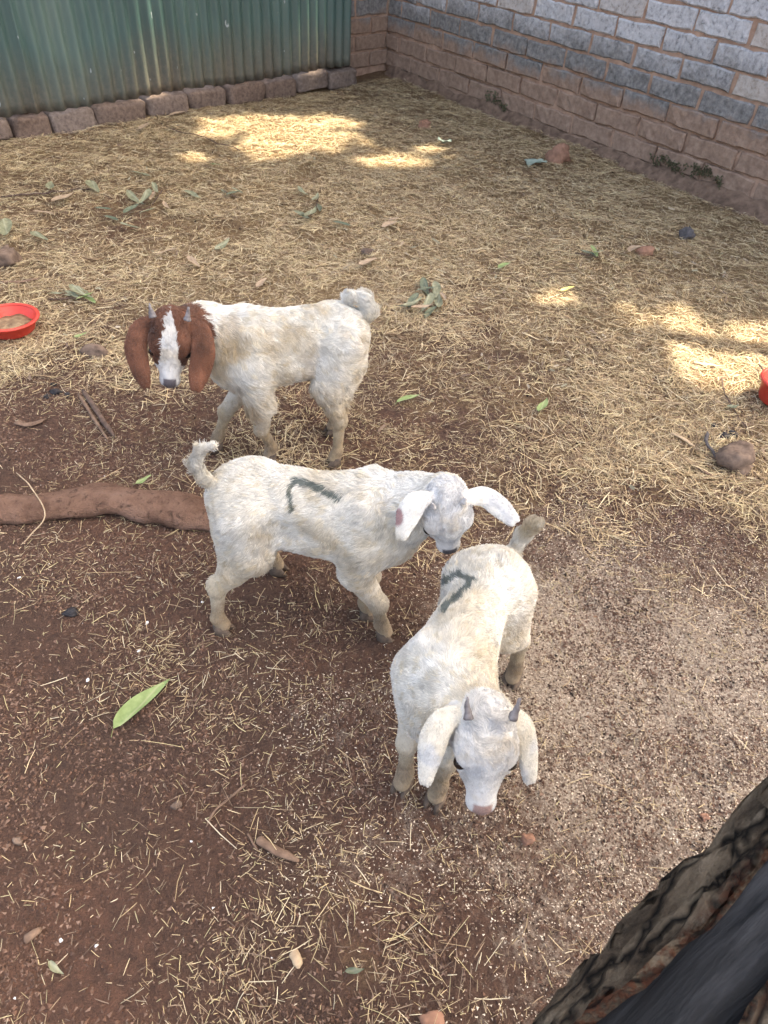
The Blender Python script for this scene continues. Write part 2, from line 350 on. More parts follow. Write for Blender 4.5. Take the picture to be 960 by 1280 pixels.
wall('brick_wall', WC, -RE, corner_n, -0.75, 0.10, 0.045, 13, 'short brown stretch of brick wall beside the end of the green sheets', -0.16)
# plinth: mud-caked foundation ledge at the foot of the right wall
ns = 160; ss = np.linspace(S_COR + 0.06, 2.6, ns); prof = [(0.0, 0.058), (0.012, 0.050), (0.028, 0.030), (0.048, 0.010), (0.062, -0.05), (0.0, -0.05)]
V = []
for i, s in enumerate(ss):
    for a, b in prof:
        q = WA + Wd * s + Wn * (a + 0.004); k = 1 + 0.35 * float(fbm(np.array([[s, a, 0.0]]), 7, 3, 2)[0]); V.append((q[0] + Wn[0] * a * (k - 1), q[1] + Wn[1] * a * (k - 1), b * (k if b > 0 else 1)))
pl = obj('foundation_ledge', V, np.vstack([grid_faces(ns, len(prof))]), M_plinth, None, True)
tag(pl, 'brown mud caked ledge running along the foot of the brick wall', 'ledge')

# ------------------------------------------------------------------ green corrugated sheet fence on a row of bricks
SC = 0.8125
fence = thing('sheet_fence', (0, 0, 0), 'green painted corrugated metal sheet fence standing on a row of bricks', 'fence')
def sheet(s0, s1, off, seed):
    n = int((s1 - s0) / 0.0093); s = np.linspace(s0, s1, n); ph = 2 * math.pi * s / 0.0745
    zs = np.concatenate([np.linspace(0.0, 0.3, 7), np.linspace(0.45, 1.9, 8)])
    V = []
    for i in range(n):
        zb = 0.098 + 0.006 * math.sin(s[i] * 5 + seed) + 0.012 * (s[i] / 2.5)
        for z in zs:
            b = 0.0115 * math.sin(ph[i]) + off + 0.006 * math.sin(s[i] * 2.3 + z * 1.7 + seed) + 0.004 * float(h3(np.array([int(s[i] * 20)]), np.array([int(z * 9)]), np.array([seed]))[0])
            q = LC + Le * s[i] + Ln * (b - 0.055); V.append((q[0], q[1], zb + z + (0.004 * math.sin(ph[i] * .5 + seed) if z == 0 else 0)))
    o = obj('corrugated_sheet', V, grid_faces(n, len(zs)), M_sheet, fence, True)
    sm = o.modifiers.new('thickness', 'SOLIDIFY'); sm.thickness = 0.0012
sheet(-2.02, -0.90, 0.004, 5); sheet(-0.95, 0.285, 0.0, 1); sheet(0.235, 1.374, 0.005, 2); sheet(1.362, 2.496, 0.0, 3)
rail = LC - Ln * 0.09
for z in (0.75, 1.7):
    pts = [rail + Le * s + np.array([0, 0, z]) for s in np.linspace(-2.0, 2.45, 12)]
    V, f = tube(pts, 0.02, 6); obj('rail', V, f, M_stick, fence)
for s in (-1.6, 0.2, 2.3):
    V, f = tube([rail + Le * s - Ln * 0.045 + np.array([0, 0, z]) for z in np.linspace(-0.1, 1.95, 8)], 0.035, 9, 0.005, 8); obj('post', V, f, M_stick, fence, True)
# footing bricks
foot = thing('brick_footing', (0, 0, 0), 'row of rough brown bricks laid end to end under the green sheets', 'bricks')
fb = [-2.0, -1.72, -1.43, -1.14, -.85, -.56, -.27, .10, .302, .558, .881, 1.16, 1.448, 1.732, 1.994, 2.287, 2.56]
for i in range(len(fb) - 1):
    L = fb[i + 1] - fb[i] - 0.012; H = random.uniform(.10, .12); ZT = random.uniform(.082, .094) + .016 * i / 15
    nu, nv = 10, 6
    s_, fsph = sphere_grid(28, 18); q = np.sign(s_) * np.abs(s_) ** 0.28
    q = q / np.max(np.abs(q), axis=0) * np.array([L / 2, 0.075, H / 2]); q += nrm(s_) * (fbm(q + i * 7.7, 18, 4, i) * 0.010 + fbm(q + i * 3.3, 6, 2, i) * .010)[:, None]
    a = math.atan2(Le[1], Le[0]); ob = obj('brick', q, fsph, M_foot, foot, True)
    c = LC + Le * (fb[i] + fb[i + 1]) / 2 - Ln * (0.082 + random.uniform(-.012, .012)); ob.location = (c[0], c[1], ZT - H / 2)
    ob.rotation_euler = (random.uniform(-.06, .06), random.uniform(-.035, .035), a + random.uniform(-.05, .05))

# ------------------------------------------------------------------ shade trees beyond the brick wall (crowns above the frame)
SUNSPOT = [(350,174,68,19),(300,156,40,12),(405,158,32,9),(475,201,40,7),(912,464,42,22),(835,400,54,13),(950,424,46,15),(705,376,26,7),(875,432,40,13),(540,186,16,4),(780,388,16,5),(240,196,16,4)]
STREAK = [(184,50,17,105),(383,40,10,70)]
def sunval(Pt):                                         # below 1 where a ray of sun gets through the crown, below 2.4 where the leaves are thin
    t = Pt[:, 2] / S_[2]; Q = Pt - S_ * t[:, None]
    side0 = (Pt - (LC - Ln * 0.05)) @ Ln; side1 = (Q - (LC - Ln * 0.05)) @ Ln
    hitw = (side0 > 0) & (side1 < 0); f = side0 / np.where(hitw, side0 - side1, 1.0)
    H = np.where(hitw[:, None], Pt + (Q - Pt) * f[:, None], Q)
    x, y = pix(H); nz = fbm(H, 5, 4, 9) * 0.95; val = np.full(len(Pt), 9.0)
    for a, b, rx, ry in SUNSPOT: val = np.where(~hitw, np.minimum(val, ((x - a) / rx) ** 2 + ((y - b) / ry) ** 2 - nz), val)
    for a, b, rx, ry in STREAK: val = np.where(hitw, np.minimum(val, ((x - a - (y - b) * 0.14) / rx) ** 2 + ((y - b) / ry) ** 2 - nz), val)
    val = val + 0.9 * (fbm(H * np.array([1, 1.6, 1]), 7, 3, 33) > 0.42)
    return np.where((H[:, 1] > 0.0) & (H[:, 1] < 7.5), val, 9.0)
def sunlit(Pt): return sunval(Pt) < 1.0
def tree(base, height_, crown_c, crown_r, nleaf, label, seed):
    r = np.random.default_rng(seed); root = thing('eucalyptus_tree', (0, 0, 0), label, 'tree', None)
    base = np.array(base, float); top = np.array(crown_c) + np.array([0, 0, crown_r[2] * 0.3])
    mid = (base * 0.6 + np.array([crown_c[0], crown_c[1], base[2]]) * 0.4) + np.array([0, 0, height_ * 0.35])
    pts = spline([base, mid, top], 14); V, f = tube(pts, np.linspace(0.22, 0.07, 14), 12, 0.02, 3, seed); obj('trunk', V, f, M_trunk, root, True)
    C = []
    for k in range(11):
        a = k * 2.4; e = np.array([math.cos(a), math.sin(a), r.uniform(-.3, .7)]) * np.array(crown_r) * r.uniform(.5, .85)
        st = pts[int(r.integers(6, 13))]; en = np.array(crown_c) + e; C.append(en); md = (st + en) / 2 + np.array([0, 0, .4])
        if sunlit(spline([st, md, en], 40)).any(): continue
        V, f = tube(spline([st, md, en], 8), np.linspace(.075, .02, 8), 7, 0.006, 5, k); obj('limb', V, f, M_trunk, root, True)
    n = nleaf; d = nrm(r.normal(size=(n, 3))) * (r.random(n) ** 0.4)[:, None]
    lob = np.array(C)[r.integers(0, len(C), n)]
    inside = r.random(n) < 0.55
    c = np.where(inside[:, None], np.array(crown_c) + d * np.array(crown_r), lob + d * np.array(crown_r) * 0.42)
    dr = nrm(r.normal(size=(n, 3)) * np.array([1, 1, .5]) + np.array([0, 0, -.7])); sd = nrm(np.cross(dr, r.normal(size=(n, 3))))
    Ll = r.uniform(.10, .17, n)[:, None]; Wl = r.uniform(.028, .045, n)[:, None]
    V = np.stack([c - dr * Ll, c + sd * Wl, c + dr * Ll, c - sd * Wl], 1).reshape(-1, 3)
    mv = sunval(V).reshape(-1, 4).min(1)
    for q_ in (-.66, -.33, 0, .33, .66): mv = np.minimum(mv, sunval(c + dr * Ll * q_))
    keep = (mv > 1) & ((mv > 2.4) | (r.random(n) < np.clip((mv - 1) / 1.4, 0.12, 1)))
    V = V.reshape(-1, 4, 3)[keep].reshape(-1, 3)
    obj('crown', V, np.arange(len(V)).reshape(-1, 4), M_crown, root)
HB = 7.2
off = S_ * (HB / S_[2])
tree((5.3, 3.3, -0.05), 9, (off[0] - 0.2, 1.2 + off[1], HB), (3.0, 3.0, 1.6), 42000, 'tall eucalyptus tree behind the brick wall, shading the goats', 21)
tree((5.0, 7.4, -0.05), 9, (off[0] + 0.3, 5.0 + off[1], HB + .3), (3.2, 3.0, 1.6), 42000, 'tall eucalyptus tree behind the far end of the brick wall', 22)
tree((0.6, 9.6, -0.05), 9, (off[0] - 3.4, 4.6 + off[1], HB + .5), (2.8, 3.0, 1.5), 34000, 'tall eucalyptus tree rooted outside the corner of the pen', 23)

# ------------------------------------------------------------------ mud-caked log lying half buried
LP = [(-120,640,.02),(0,632,.022),(60,630,.026),(130,620,.03),(200,627,.028),(262,642,.02),(300,652,.01)]
lp = spline([G(a, b, z) for a, b, z in LP], 40)
lr = np.interp(np.linspace(0, 1, 40), [0, .3, .5, .75, .93, 1], [.040, .042, .046, .050, .046, .02])
lp[:, 2] -= 0.010; V, f = tube(lp, lr, 32, 0.014, 8, 4, 0.56); V = V + nrm(V - np.repeat(lp, 32, 0)) * (np.maximum(fbm(V, 30, 3, 6), 0) * .006)[:, None]
lg = obj('log', V, f, M_log, None, True); tag(lg, 'smooth brown mud caked log lying half sunk in the dirt', 'log')

# ------------------------------------------------------------------ straw, chaff, crumbs of soil (nobody could count them)
ARE = np.array([-3.2, 3.2, 0.12, 6.35])
def scatter(n, dens, seed, bx=3.2, by=6.35):
    r = np.random.default_rng(seed); x = r.uniform(-bx, bx, n); y = r.uniform(0.12, by, n)
    P = P3(x, y); px, py = pix(P)
    k = (np.abs(px - 480) < 640) & (py > 60) & (py < 1480)
    k &= ((P - WA) @ Wn > 0.03) & ((P - LC) @ Ln > 0.0)
    P = P[k]; keep = r.random(len(P)) < dens(P); return P[keep], r
def ribbons(name, P, r, Lr, Wr, lift, pitch, palette, mat, label, cat, bend=0.25, base=0.002):
    n = len(P); L = r.uniform(*Lr, n) * r.choice([.55, 1, 1, 1.35], n); W = r.uniform(*Wr, n) / 2
    ya = 5.0 * vnoise(P, 3.0, 77) + 2.0 * vnoise(P, 9.0, 78) + r.normal(0, 0.95, n); pt = r.normal(0, pitch, n)
    d = np.stack([np.cos(ya) * np.cos(pt), np.sin(ya) * np.cos(pt), np.sin(pt)], 1)
    sd = nrm(np.stack([-np.sin(ya), np.cos(ya), r.normal(0, .45, n)], 1)); up = np.cross(d, sd); up *= np.sign(up[:, 2:3] + 1e-9)
    c = P.copy(); c[:, 2] = height(P[:, 0], P[:, 1]) + base + np.abs(np.sin(pt)) * L * 0.5 + lift * r.random(n)
    bd = (r.normal(0, bend, n) * L)[:, None] * (sd * .8 + up * .2)
    a = c - d * (L / 2)[:, None]; b = c + d * (L / 2)[:, None]; mid = c + bd * 0.35
    for q in (a, b): q[:, 2] = np.maximum(q[:, 2], height(q[:, 0], q[:, 1]) + 0.0008)
    w_ = sd * W[:, None]
    V = np.stack([a - w_ * .8, a + w_ * .8, mid - w_, mid + w_, b - w_ * .6, b + w_ * .6], 1).reshape(-1, 3)
    i0 = np.arange(n)[:, None] * 6; Fq = np.concatenate([i0 + np.array([[0, 1, 3, 2]]), i0 + np.array([[2, 3, 5, 4]])])
    pal = np.array(palette); c0 = pal[r.integers(0, len(pal), n)] * r.uniform(.75, 1.2, (n, 1))
    return obj(name, V, Fq, mat, None, False, np.repeat(c0, 6, axis=0), kind='stuff', label=label, category=cat)
PAL_H = [(.60,.46,.265),(.54,.40,.225),(.66,.52,.31),(.47,.335,.19),(.38,.265,.155),(.58,.48,.27),(.70,.59,.39),(.31,.21,.13),(.24,.16,.105)]
PAL_S = [(.50,.38,.21),(.43,.32,.18),(.56,.44,.27),(.37,.26,.15),(.29,.20,.125),(.48,.40,.22),(.58,.49,.34),(.22,.15,.10),(.17,.115,.08),(.26,.18,.12)]
def clump(P, sc, seed): return np.clip(0.62 + 0.85 * fbm(P, sc, 4, seed), 0.16, 2.0)
def d_far(P):
    s = field(P, STRAW); k = smooth(0.22, 0.8, s + .30 * fbm(P, 2.6, 4, 35)) * np.clip(.30 + 1.0 * clump(P, 5.5, 31), 0, 1.3); return np.clip(k, 0, 1) * smooth(0.9, 1.8, P[:, 1])
def d_near(P):
    s = field(P, STRAW); return np.clip(s * 1.15, 0, 1) ** 1.15 * clump(P, 7, 41) * (1 - 0.75 * smooth(2.0, 3.2, P[:, 1]))
def d_sparse(P): return np.clip(0.25 + field(P, STRAW), 0, 1) * clump(P, 11, 51) * (1 - .8 * smooth(1.5, 2.6, P[:, 1]))
P, r = scatter(640000, d_far, 101); ribbons('hay', P, r, (.018, .055), (.0010, .0022), .010, .10, PAL_H, M_straw, 'matted golden hay spread over the back of the pen', 'hay', .12)
P, r = scatter(200000, d_near, 102, 2.2, 3.2); ribbons('straw', P, r, (.008, .046), (.0006, .0016), .007, .16, PAL_S, M_straw, 'loose pieces of pale straw strewn over the red dirt', 'straw', .12)
P, r = scatter(240000, d_sparse, 103, 2.0, 2.8); ribbons('chaff', P, r, (.004, .018), (.0007, .0014), .003, .2, PAL_S, M_straw, 'short bits of straw chaff on the dirt', 'chaff', .05)
def flakes(name, P, r, size, palette, mat, label, cat, tall=.5):
    n = len(P); s = r.uniform(*size, n)[:, None]; c = P.copy(); c[:, 2] = height(P[:, 0], P[:, 1])
    T = nrm(np.array([[1, 0, -.35], [-.5, .87, -.35], [-.5, -.87, -.35], [0, 0, 1]])); ya = r.uniform(0, 6.28, n)
    ca, sa = np.cos(ya), np.sin(ya); st = np.stack([r.uniform(.6, 1.6, n), r.uniform(.4, 1, n), np.full(n, tall) * r.uniform(.6, 1.3, n)], 1)
    V = T[None] * st[:, None]; V = np.stack([V[..., 0] * ca[:, None] - V[..., 1] * sa[:, None], V[..., 0] * sa[:, None] + V[..., 1] * ca[:, None], V[..., 2]], -1)
    V = V + r.normal(0, .18, V.shape)
    V = c[:, None] + V * s[:, None] + np.array([0, 0, .0008]); i0 = np.arange(n)[:, None] * 4
    Fq = np.concatenate([i0 + np.array([t]) for t in ((0, 1, 3), (1, 2, 3), (2, 0, 3))])
    pal = np.array(palette); c0 = pal[r.integers(0, len(pal), n)] * r.uniform(.7, 1.25, (n, 1))
    obj(name, V.reshape(-1, 3), Fq, mat, None, False, np.repeat(c0, 4, axis=0), kind='stuff', label=label, category=cat)
def d_chip(P): return smooth(.16, .8, field(P, CHIP)) * np.clip(.35 + .9 * clump(P, 9, 61), 0, 1.2) * smooth(2.2, 1.6, P[:, 1])
P, r = scatter(640000, d_chip, 104, 1.7, 2.3); flakes('feed_chaff', P, r, (.0010, .0027), [(.66,.56,.44),(.60,.50,.385),(.48,.37,.275),(.68,.58,.46),(.30,.21,.155),(.18,.12,.09)], M_straw, 'fine pale feed chaff scattered over the bare dirt', 'chaff', .35)
def d_crumb(P): return clump(P, 8, 71) * .8 * smooth(2.6, 1.4, P[:, 1])
P, r = scatter(420000, d_crumb, 105, 1.7, 2.6); flakes('soil_crumbs', P, r, (.0014, .0052), [(.115,.072,.055),(.155,.097,.073),(.09,.057,.046),(.21,.138,.105),(.145,.083,.059)], M_crumb, 'dark crumbs of loose red brown soil', 'soil', .6)
def d_dark(P): return smooth(.3, .8, field(P, CHIP)) * np.clip(1.6 * fbm(P, 16, 3, 63), 0, 1)
P, r = scatter(95000, d_dark, 110, 1.7, 2.3); flakes('dark_crumbs', P, r, (.0016, .0052), [(.05,.034,.027),(.075,.05,.038),(.035,.026,.022)], M_crumb, 'dark crumbs of soil showing through the pale feed chaff', 'soil', .5)
def d_speck(P): return np.full(len(P), .3) * smooth(2.4, 1.4, P[:, 1])
P, r = scatter(900, d_speck, 106, 1.7, 2.4); flakes('pale_specks', P, r, (.0012, .0026), [(.62,.55,.48),(.5,.42,.35),(.7,.68,.64)], M_straw, 'tiny pale specks of grain and grit in the dirt', 'grit', .5)

def d_drop(P): return np.clip(clump(P, 2.2, 81) - .3, 0, 1) * smooth(.6, 1.6, P[:, 1])
P, r = scatter(9000, d_drop, 107, 2.6, 5.6); flakes('droppings', P, r, (.0030, .0075), [(.03,.022,.018),(.05,.036,.03),(.075,.05,.04)], M_crumb, 'small dark droppings trodden into the hay', 'droppings', .7)
def d_lit(P): return np.clip(clump(P, 2.8, 91) - .2, 0, 1) * smooth(1.3, 2.0, P[:, 1])
P, r = scatter(3200, d_lit, 108, 2.8, 6.0); ribbons('leaf_litter', P, r, (.012, .035), (.004, .010), .010, .15, [(.26,.18,.12),(.36,.27,.18),(.18,.12,.085),(.30,.27,.18),(.40,.33,.24)], M_straw, 'dry broken leaf litter lying in the hay', 'leaf litter', .12, .005)
P, r = scatter(1500, d_near, 109, 2.2, 3.2); ribbons('long_stalks', P, r, (.06, .14), (.0014, .0024), .008, .07, PAL_S, M_straw, 'longer bent straw stalks strewn over the dirt', 'straw', .14, .004)

# ------------------------------------------------------------------ goats
def surface_nets(F, o, h):
    nx, ny, nz = F.shape; ins = F < 0
    cnt = np.zeros((nx - 1, ny - 1, nz - 1), np.int8)
    for a in (0, 1):
        for b in (0, 1):
            for c in (0, 1): cnt += ins[a:nx - 1 + a, b:ny - 1 + b, c:nz - 1 + c]
    act = (cnt > 0) & (cnt < 8); I = np.argwhere(act); idx = np.full(act.shape, -1, np.int64); idx[act] = np.arange(len(I))
    acc = np.zeros((len(I), 3)); num = np.zeros(len(I)); cr = [(a, b, c) for a in (0, 1) for b in (0, 1) for c in (0, 1)]
    for p in cr:
        for ax in range(3):
            if p[ax]: continue
            q = list(p); q[ax] = 1
            f0 = F[I[:, 0] + p[0], I[:, 1] + p[1], I[:, 2] + p[2]]; f1 = F[I[:, 0] + q[0], I[:, 1] + q[1], I[:, 2] + q[2]]
            mk = (f0 < 0) != (f1 < 0); t = np.where(mk, f0 / np.where(mk, f0 - f1, 1), 0)
            pos = np.array(p, float)[None].repeat(len(I), 0); pos[:, ax] += t
            acc += np.where(mk[:, None], pos, 0); num += mk
    V = (I + acc / num[:, None]) * h + o; quads = []
    for ax in range(3):
        b, c = (ax + 1) % 3, (ax + 2) % 3
        sl0 = [slice(None)] * 3; sl1 = [slice(None)] * 3; sl0[ax] = slice(0, -1); sl1[ax] = slice(1, None)
        E_ = np.argwhere(ins[tuple(sl0)] != ins[tuple(sl1)]); E_ = E_[(E_[:, b] > 0) & (E_[:, c] > 0) & (E_[:, b] < F.shape[b] - 1) & (E_[:, c] < F.shape[c] - 1)]
        flip = ins[tuple(E_.T)]
        def ci(db, dc):
            K = E_.copy(); K[:, b] -= db; K[:, c] -= dc; return idx[K[:, 0], K[:, 1], K[:, 2]]
        q = np.stack([ci(1, 1), ci(0, 1), ci(0, 0), ci(1, 0)], 1); q[~flip] = q[~flip][:, ::-1]; quads.append(q)
    return V, np.concatenate(quads)
def sd_cone(P, a, b, ra, rb, sq=None):
    a = np.asarray(a, float); b = np.asarray(b, float); d = b - a; t = np.clip(((P - a) @ d) / (d @ d), 0, 1)
    return np.linalg.norm(P - a - t[..., None] * d, axis=-1) - (ra + (rb - ra) * t)
def sd_ell(P, c, A, r):                                 # A rows = axes
    q = (P - c) @ np.asarray(A, float).T; r = np.asarray(r, float)
    k0 = np.linalg.norm(q / r, axis=-1); k1 = np.linalg.norm(q / r ** 2, axis=-1); return k0 * (k0 - 1) / np.maximum(k1, 1e-6)
class Body:
    def __init__(s): s.pr = []
    def cone(s, a, b, ra, rb, k=.02, tag='body'):
        a, b = np.asarray(a, float), np.asarray(b, float); m_ = max(ra, rb)
        s.pr.append((lambda P: sd_cone(P, a, b, ra, rb), np.minimum(a, b) - m_, np.maximum(a, b) + m_, k, tag, 1))
    def ell(s, c, A, r, k=.02, tag='body', sign=1):
        c = np.asarray(c, float); m_ = max(r); s.pr.append((lambda P: sd_ell(P, c, A, r), c - m_, c + m_, k, tag, sign))
    def build(s, h=.0035):
        lo = np.min([p[1] for p in s.pr], 0) - .02; hi = np.max([p[2] for p in s.pr], 0) + .02
        n = np.ceil((hi - lo) / h).astype(int); F = np.full(n, 1.0, np.float64)
        for fn, a, b, k, tg, sg in s.pr:
            i0 = np.maximum(((a - lo - k - .012) / h).astype(int), 0); i1 = np.minimum(((b - lo + k + .012) / h).astype(int) + 2, n)
            ax = [lo[d] + np.arange(i0[d], i1[d]) * h for d in range(3)]; Pg = np.stack(np.meshgrid(*ax, indexing='ij'), -1)
            f = fn(Pg); sl = tuple(slice(i0[d], i1[d]) for d in range(3)); g = F[sl]
            if sg > 0:
                e = np.maximum(k - np.abs(f - g), 0) / k; F[sl] = np.minimum(f, g) - e * e * k * .25
            else:
                e = np.maximum(k - np.abs(-f - g), 0) / k; F[sl] = np.maximum(-f, g) + e * e * k * .25
        V, Q = surface_nets(F, lo, h); return V, Q
    def tags(s, V):
        names = sorted({p[4] for p in s.pr}); D = {t: np.full(len(V), 9.0) for t in names}
        for fn, a, b, k, tg, sg in s.pr:
            if sg > 0: D[tg] = np.minimum(D[tg], fn(V))
        return D
M_fur = MAT('fur', 0.55, 0.25); M_fur.color(M_fur.attr().outputs['Color']); M_fur.b.inputs['Sheen Weight'].default_value = 0.15; M_fur = M_fur.m
M_skin = MAT('goat_coat', 0.8, 0.2); M_skin.color(M_skin.attr().outputs['Color']); M_skin = M_skin.m
M_horn = simple('horn', (0.10, 0.085, 0.085), (0.26, 0.24, 0.24), 90, 0.6, 0.5, 0.002)
M_bud = simple('horn_bud', (0.30, 0.29, 0.29), (0.5, 0.49, 0.48), 90, 0.8, 0.4, 0.002)
M_hoof = simple('hoof', (0.055, 0.042, 0.035), (0.17, 0.12, 0.085), 60, 0.7, 0.4, 0.002)
m = MAT('eye', 0.12, 0.6); m.color((0.012, 0.009, 0.008)); M_eye = m.m
UPV = np.array([0, 0, 1.0])
def poly_dist(x, y, L):
    d = np.full(len(x), 1e9)
    for (x0, y0), (x1, y1) in zip(L[:-1], L[1:]):
        dx, dy = x1 - x0, y1 - y0; t = np.clip(((x - x0) * dx + (y - y0) * dy) / (dx * dx + dy * dy), 0, 1)
        d = np.minimum(d, np.hypot(x - x0 - t * dx, y - y0 - t * dy))
    return d
def goat(cfg):
    g = cfg; B = Body(); rump = np.array(g['rump']); chest = np.array(g['chest'])
    u = chest - rump; u[2] = 0; u = nrm(u); v = np.cross(UPV, u); L = np.linalg.norm((chest - rump)[:2]); sc = g.get('sc', 1.0)
    A = np.array([u, v, UPV])
    fat = g.get('fat', 1.0)
    at = lambda t, dz=0, dv=0: rump + (chest - rump) * t + UPV * dz + v * dv
    # trunk
    rf = g.get('rfat', 1.0) * fat
    B.ell(at(0.02, -.005), A, (.085 * sc, .064 * rf, .078), .03)
    B.ell(at(0.25, .0), A, (.12 * sc, .070 * (rf + fat) / 2, .078), .03)
    B.ell(at(0.52, -.012), A, (.15 * sc, .082 * fat, .086), .03)
    B.ell(at(0.80, -.012), A, (.11 * sc, .076 * fat, .098), .03)
    B.ell(at(1.02, -.02), A, (.072 * sc, .062 * fat, .088), .03)
    B.ell(at(0.88, .045), A, (.07 * sc, .036, .045), .03)
    B.ell(at(0.0, .035), A, (.05, .045, .035), .03)
    B.cone(at(.02, .060), at(.86, .072), .015, .015, .03)
    for sg in (-1, 1):
        B.ell(at(.10, .050, sg * .042 * rf), A, (.022, .014, .015), .018); B.ell(at(-.16, .022, sg * .030 * rf), A, (.014, .013, .014), .018)
        B.ell(at(.86, .028, sg * .060 * fat), np.array([nrm(u * .35 + UPV), nrm(u - UPV * .35), v]), (.055, .026, .014), .022)
        B.ell(at(.33, -.010, sg * .108 * fat), A, (.060, .036, .042), .035, 'cut', -1)
    # legs
    hooves = []
    for nm, sg, foot in (('fl', 1, g['fl']), ('fr', -1, g['fr'])):
        ft = np.array([foot[0], foot[1], 0.0]); T = at(.92, -.02, sg * .052 * fat); el = at(.86, 0, sg * .058 * fat); el[2] = .225
        kn = el * .42 + ft * .58; kn[2] = .122; kn += u * .012; fe = ft + UPV * .042 - u * .004 + (kn - ft) * .03
        B.cone(T, el, .048, .034, .025); B.cone(el, kn, .031, .0185, .014, 'leg'); B.ell(kn + u * .003, np.eye(3), (.0195, .0195, .021), .008, 'leg')
        B.cone(kn, fe, .0145, .0118, .009, 'leg'); B.cone(fe, ft + UPV * .02 + u * .006, .0155, .0165, .008, 'leg'); hooves.append(ft)
    for nm, sg, foot in (('hl', 1, g['hl']), ('hr', -1, g['hr'])):
        ft = np.array([foot[0], foot[1], 0.0]); T = at(.03, -.0, sg * .040 * rf); st = at(.14, 0, sg * .058 * rf); st[2] = .245; st = st * .72 + np.array([*(ft + u * .05)[:2], .245]) * .28
        hk = ft + u * .000 + UPV * .140; hk[:2] = hk[:2] * .84 + (T - u * .04)[:2] * .16; fe = ft + UPV * .042 - u * .004
        bt = at(-.06, -.06, sg * .040 * rf)
        B.cone(T, st, .060, .038, .03); B.cone(bt, st * .45 + hk * .55, .042, .023, .03); B.cone(st, hk, .035, .0195, .02, 'leg'); B.ell(hk, np.eye(3), (.0170, .0155, .020), .010, 'leg'); B.ell(hk - u * .008 + UPV * .012, np.eye(3), (.009, .008, .014), .012, 'leg')
        B.cone(hk, fe, .0155, .012, .010, 'leg'); B.cone(fe, ft + UPV * .02 + u * .006, .0155, .0165, .008, 'leg'); hooves.append(ft)
    # tail
    tp = [np.array(q) for q in g['tail']]
    for i in range(len(tp) - 1):
        ra = np.interp(i, [0, len(tp) - 1], g.get('tr', [.017, .009])); rb = np.interp(i + 1, [0, len(tp) - 1], g.get('tr', [.017, .009])); B.cone(tp[i], tp[i + 1], ra, rb, .012, 'tail')
    # head frame
    po, no = np.array(g['poll']), np.array(g['nose']); f = nrm(no - po); up = np.array(g.get('hup', (0, 0, 1.0))); s_ = nrm(np.cross(up, f)); up = np.cross(f, s_)
    HL = np.linalg.norm(no - po); hl_ = HL / .172; hs = hl_ * g.get('bulk', 1.1); A_h = np.array([f, s_, up])
    H = lambda a, b, c: po + f * a * hl_ + (s_ * b + up * c) * hs
    nb = at(.97, g.get('nbz', .03)); nm_ = np.array(g['neck']) if 'neck' in g else (nb + po) / 2
    B.cone(nb, nm_, .066, .050, .035, 'neck'); B.cone(nm_, H(.02, 0, -.034), .050, .038 * hs, .03, 'neck'); B.cone(at(1.05, -.03), nm_ - UPV * .01, .055, .045, .03, 'neck')
    sc_ = lambda *r: tuple(q * hs for q in r)
    B.ell(H(.030, 0, -.022), A_h, sc_(.050, .038, .042), .02, 'head'); B.ell(H(.052, 0, -.008), A_h, sc_(.045, .033, .026), .015, 'head')
    for e in (-1, 1):
        B.ell(H(.056, e * .030, .001), A_h, sc_(.024, .013, .013), .012, 'head'); B.ell(H(.075, e * .021, -.036), A_h, sc_(.042, .016, .026), .015, 'head')
    B.cone(H(.055, 0, -.022), H(.153, 0, -.022), .0395 * hs, .0185 * hs, .016, 'head')
    B.cone(H(.085, 0, -.008), H(.150, 0, -.012), .018 * hs, .0135 * hs, .014, 'head')
    B.ell(H(.158, 0, -.020), A_h, sc_(.017, .0205, .0165), .01, 'head')
    B.cone(H(.05, 0, -.052), H(.146, 0, -.040), .022 * hs, .0115 * hs, .010, 'head')
    for e in (-1, 1):
        B.ell(H(.172, e * .0105, -.015), nrm(np.array([f + s_ * e * .5, s_ - f * e * .5, up])), sc_(.007, .0035, .0042), .003, 'cut', -1)
        B.ell(H(.084, e * .046, -.004), A_h, sc_(.016, .009, .009), .006, 'cut', -1)
    for e in (-1, 1):                                    # eyelids leave a slit of the eye
        B.ell(H(.065, e * .0335, .0025), A_h, sc_(.010, .0085, .0065), .005, 'head'); B.ell(H(.093, e * .0315, -.0085), A_h, sc_(.006, .0065, .0050), .005, 'head')
    # mouth line
    # ears: chains of flattened lobes
    ears = []
    for chain in g['ears']:
        NE = 26; C = spline([np.array(c[:3]) for c in chain], NE); Wd_ = spline([(c[3], 0, 0) for c in chain], NE)[:, 0]; T = nrm(np.gradient(C, axis=0))
        out = C.mean(0) - (po + f * .05 * hs)
        for i in range(NE):
            n_ = nrm(out) * g.get('ear_out', .35) + nrm(CAM - C[i]); n_ = n_ - T[i] * (n_ @ T[i]); n_ = nrm(n_ * 1.0); wv = np.cross(T[i], n_)
            for hs_ in (-1, 1):                             # two leaves meeting in a shallow fold
                w2 = nrm(wv * hs_ * math.cos(.38) - n_ * math.sin(.38)); n2_ = np.cross(T[i], w2)
                B.ell(C[i] + w2 * Wd_[i] * .5, np.array([T[i], w2, n2_]), (.013, Wd_[i] * .56, .0044), .004, 'ear')
        ears.append(C)
    V, Q = B.build()
    # light smoothing
    Dt = B.tags(V)
    root = thing('goat', (float(at(.5)[0]), float(at(.5)[1]), 0), g['label'], 'goat', 'young goats in the pen'); inv = -np.array(root.location)
    # normals
    me = mesh_data('body', V, Q, M_skin, True)
    N = np.zeros(len(V) * 3, np.float32); me.vertices.foreach_get('normal', N); N = N.reshape(-1, 3).astype(float)
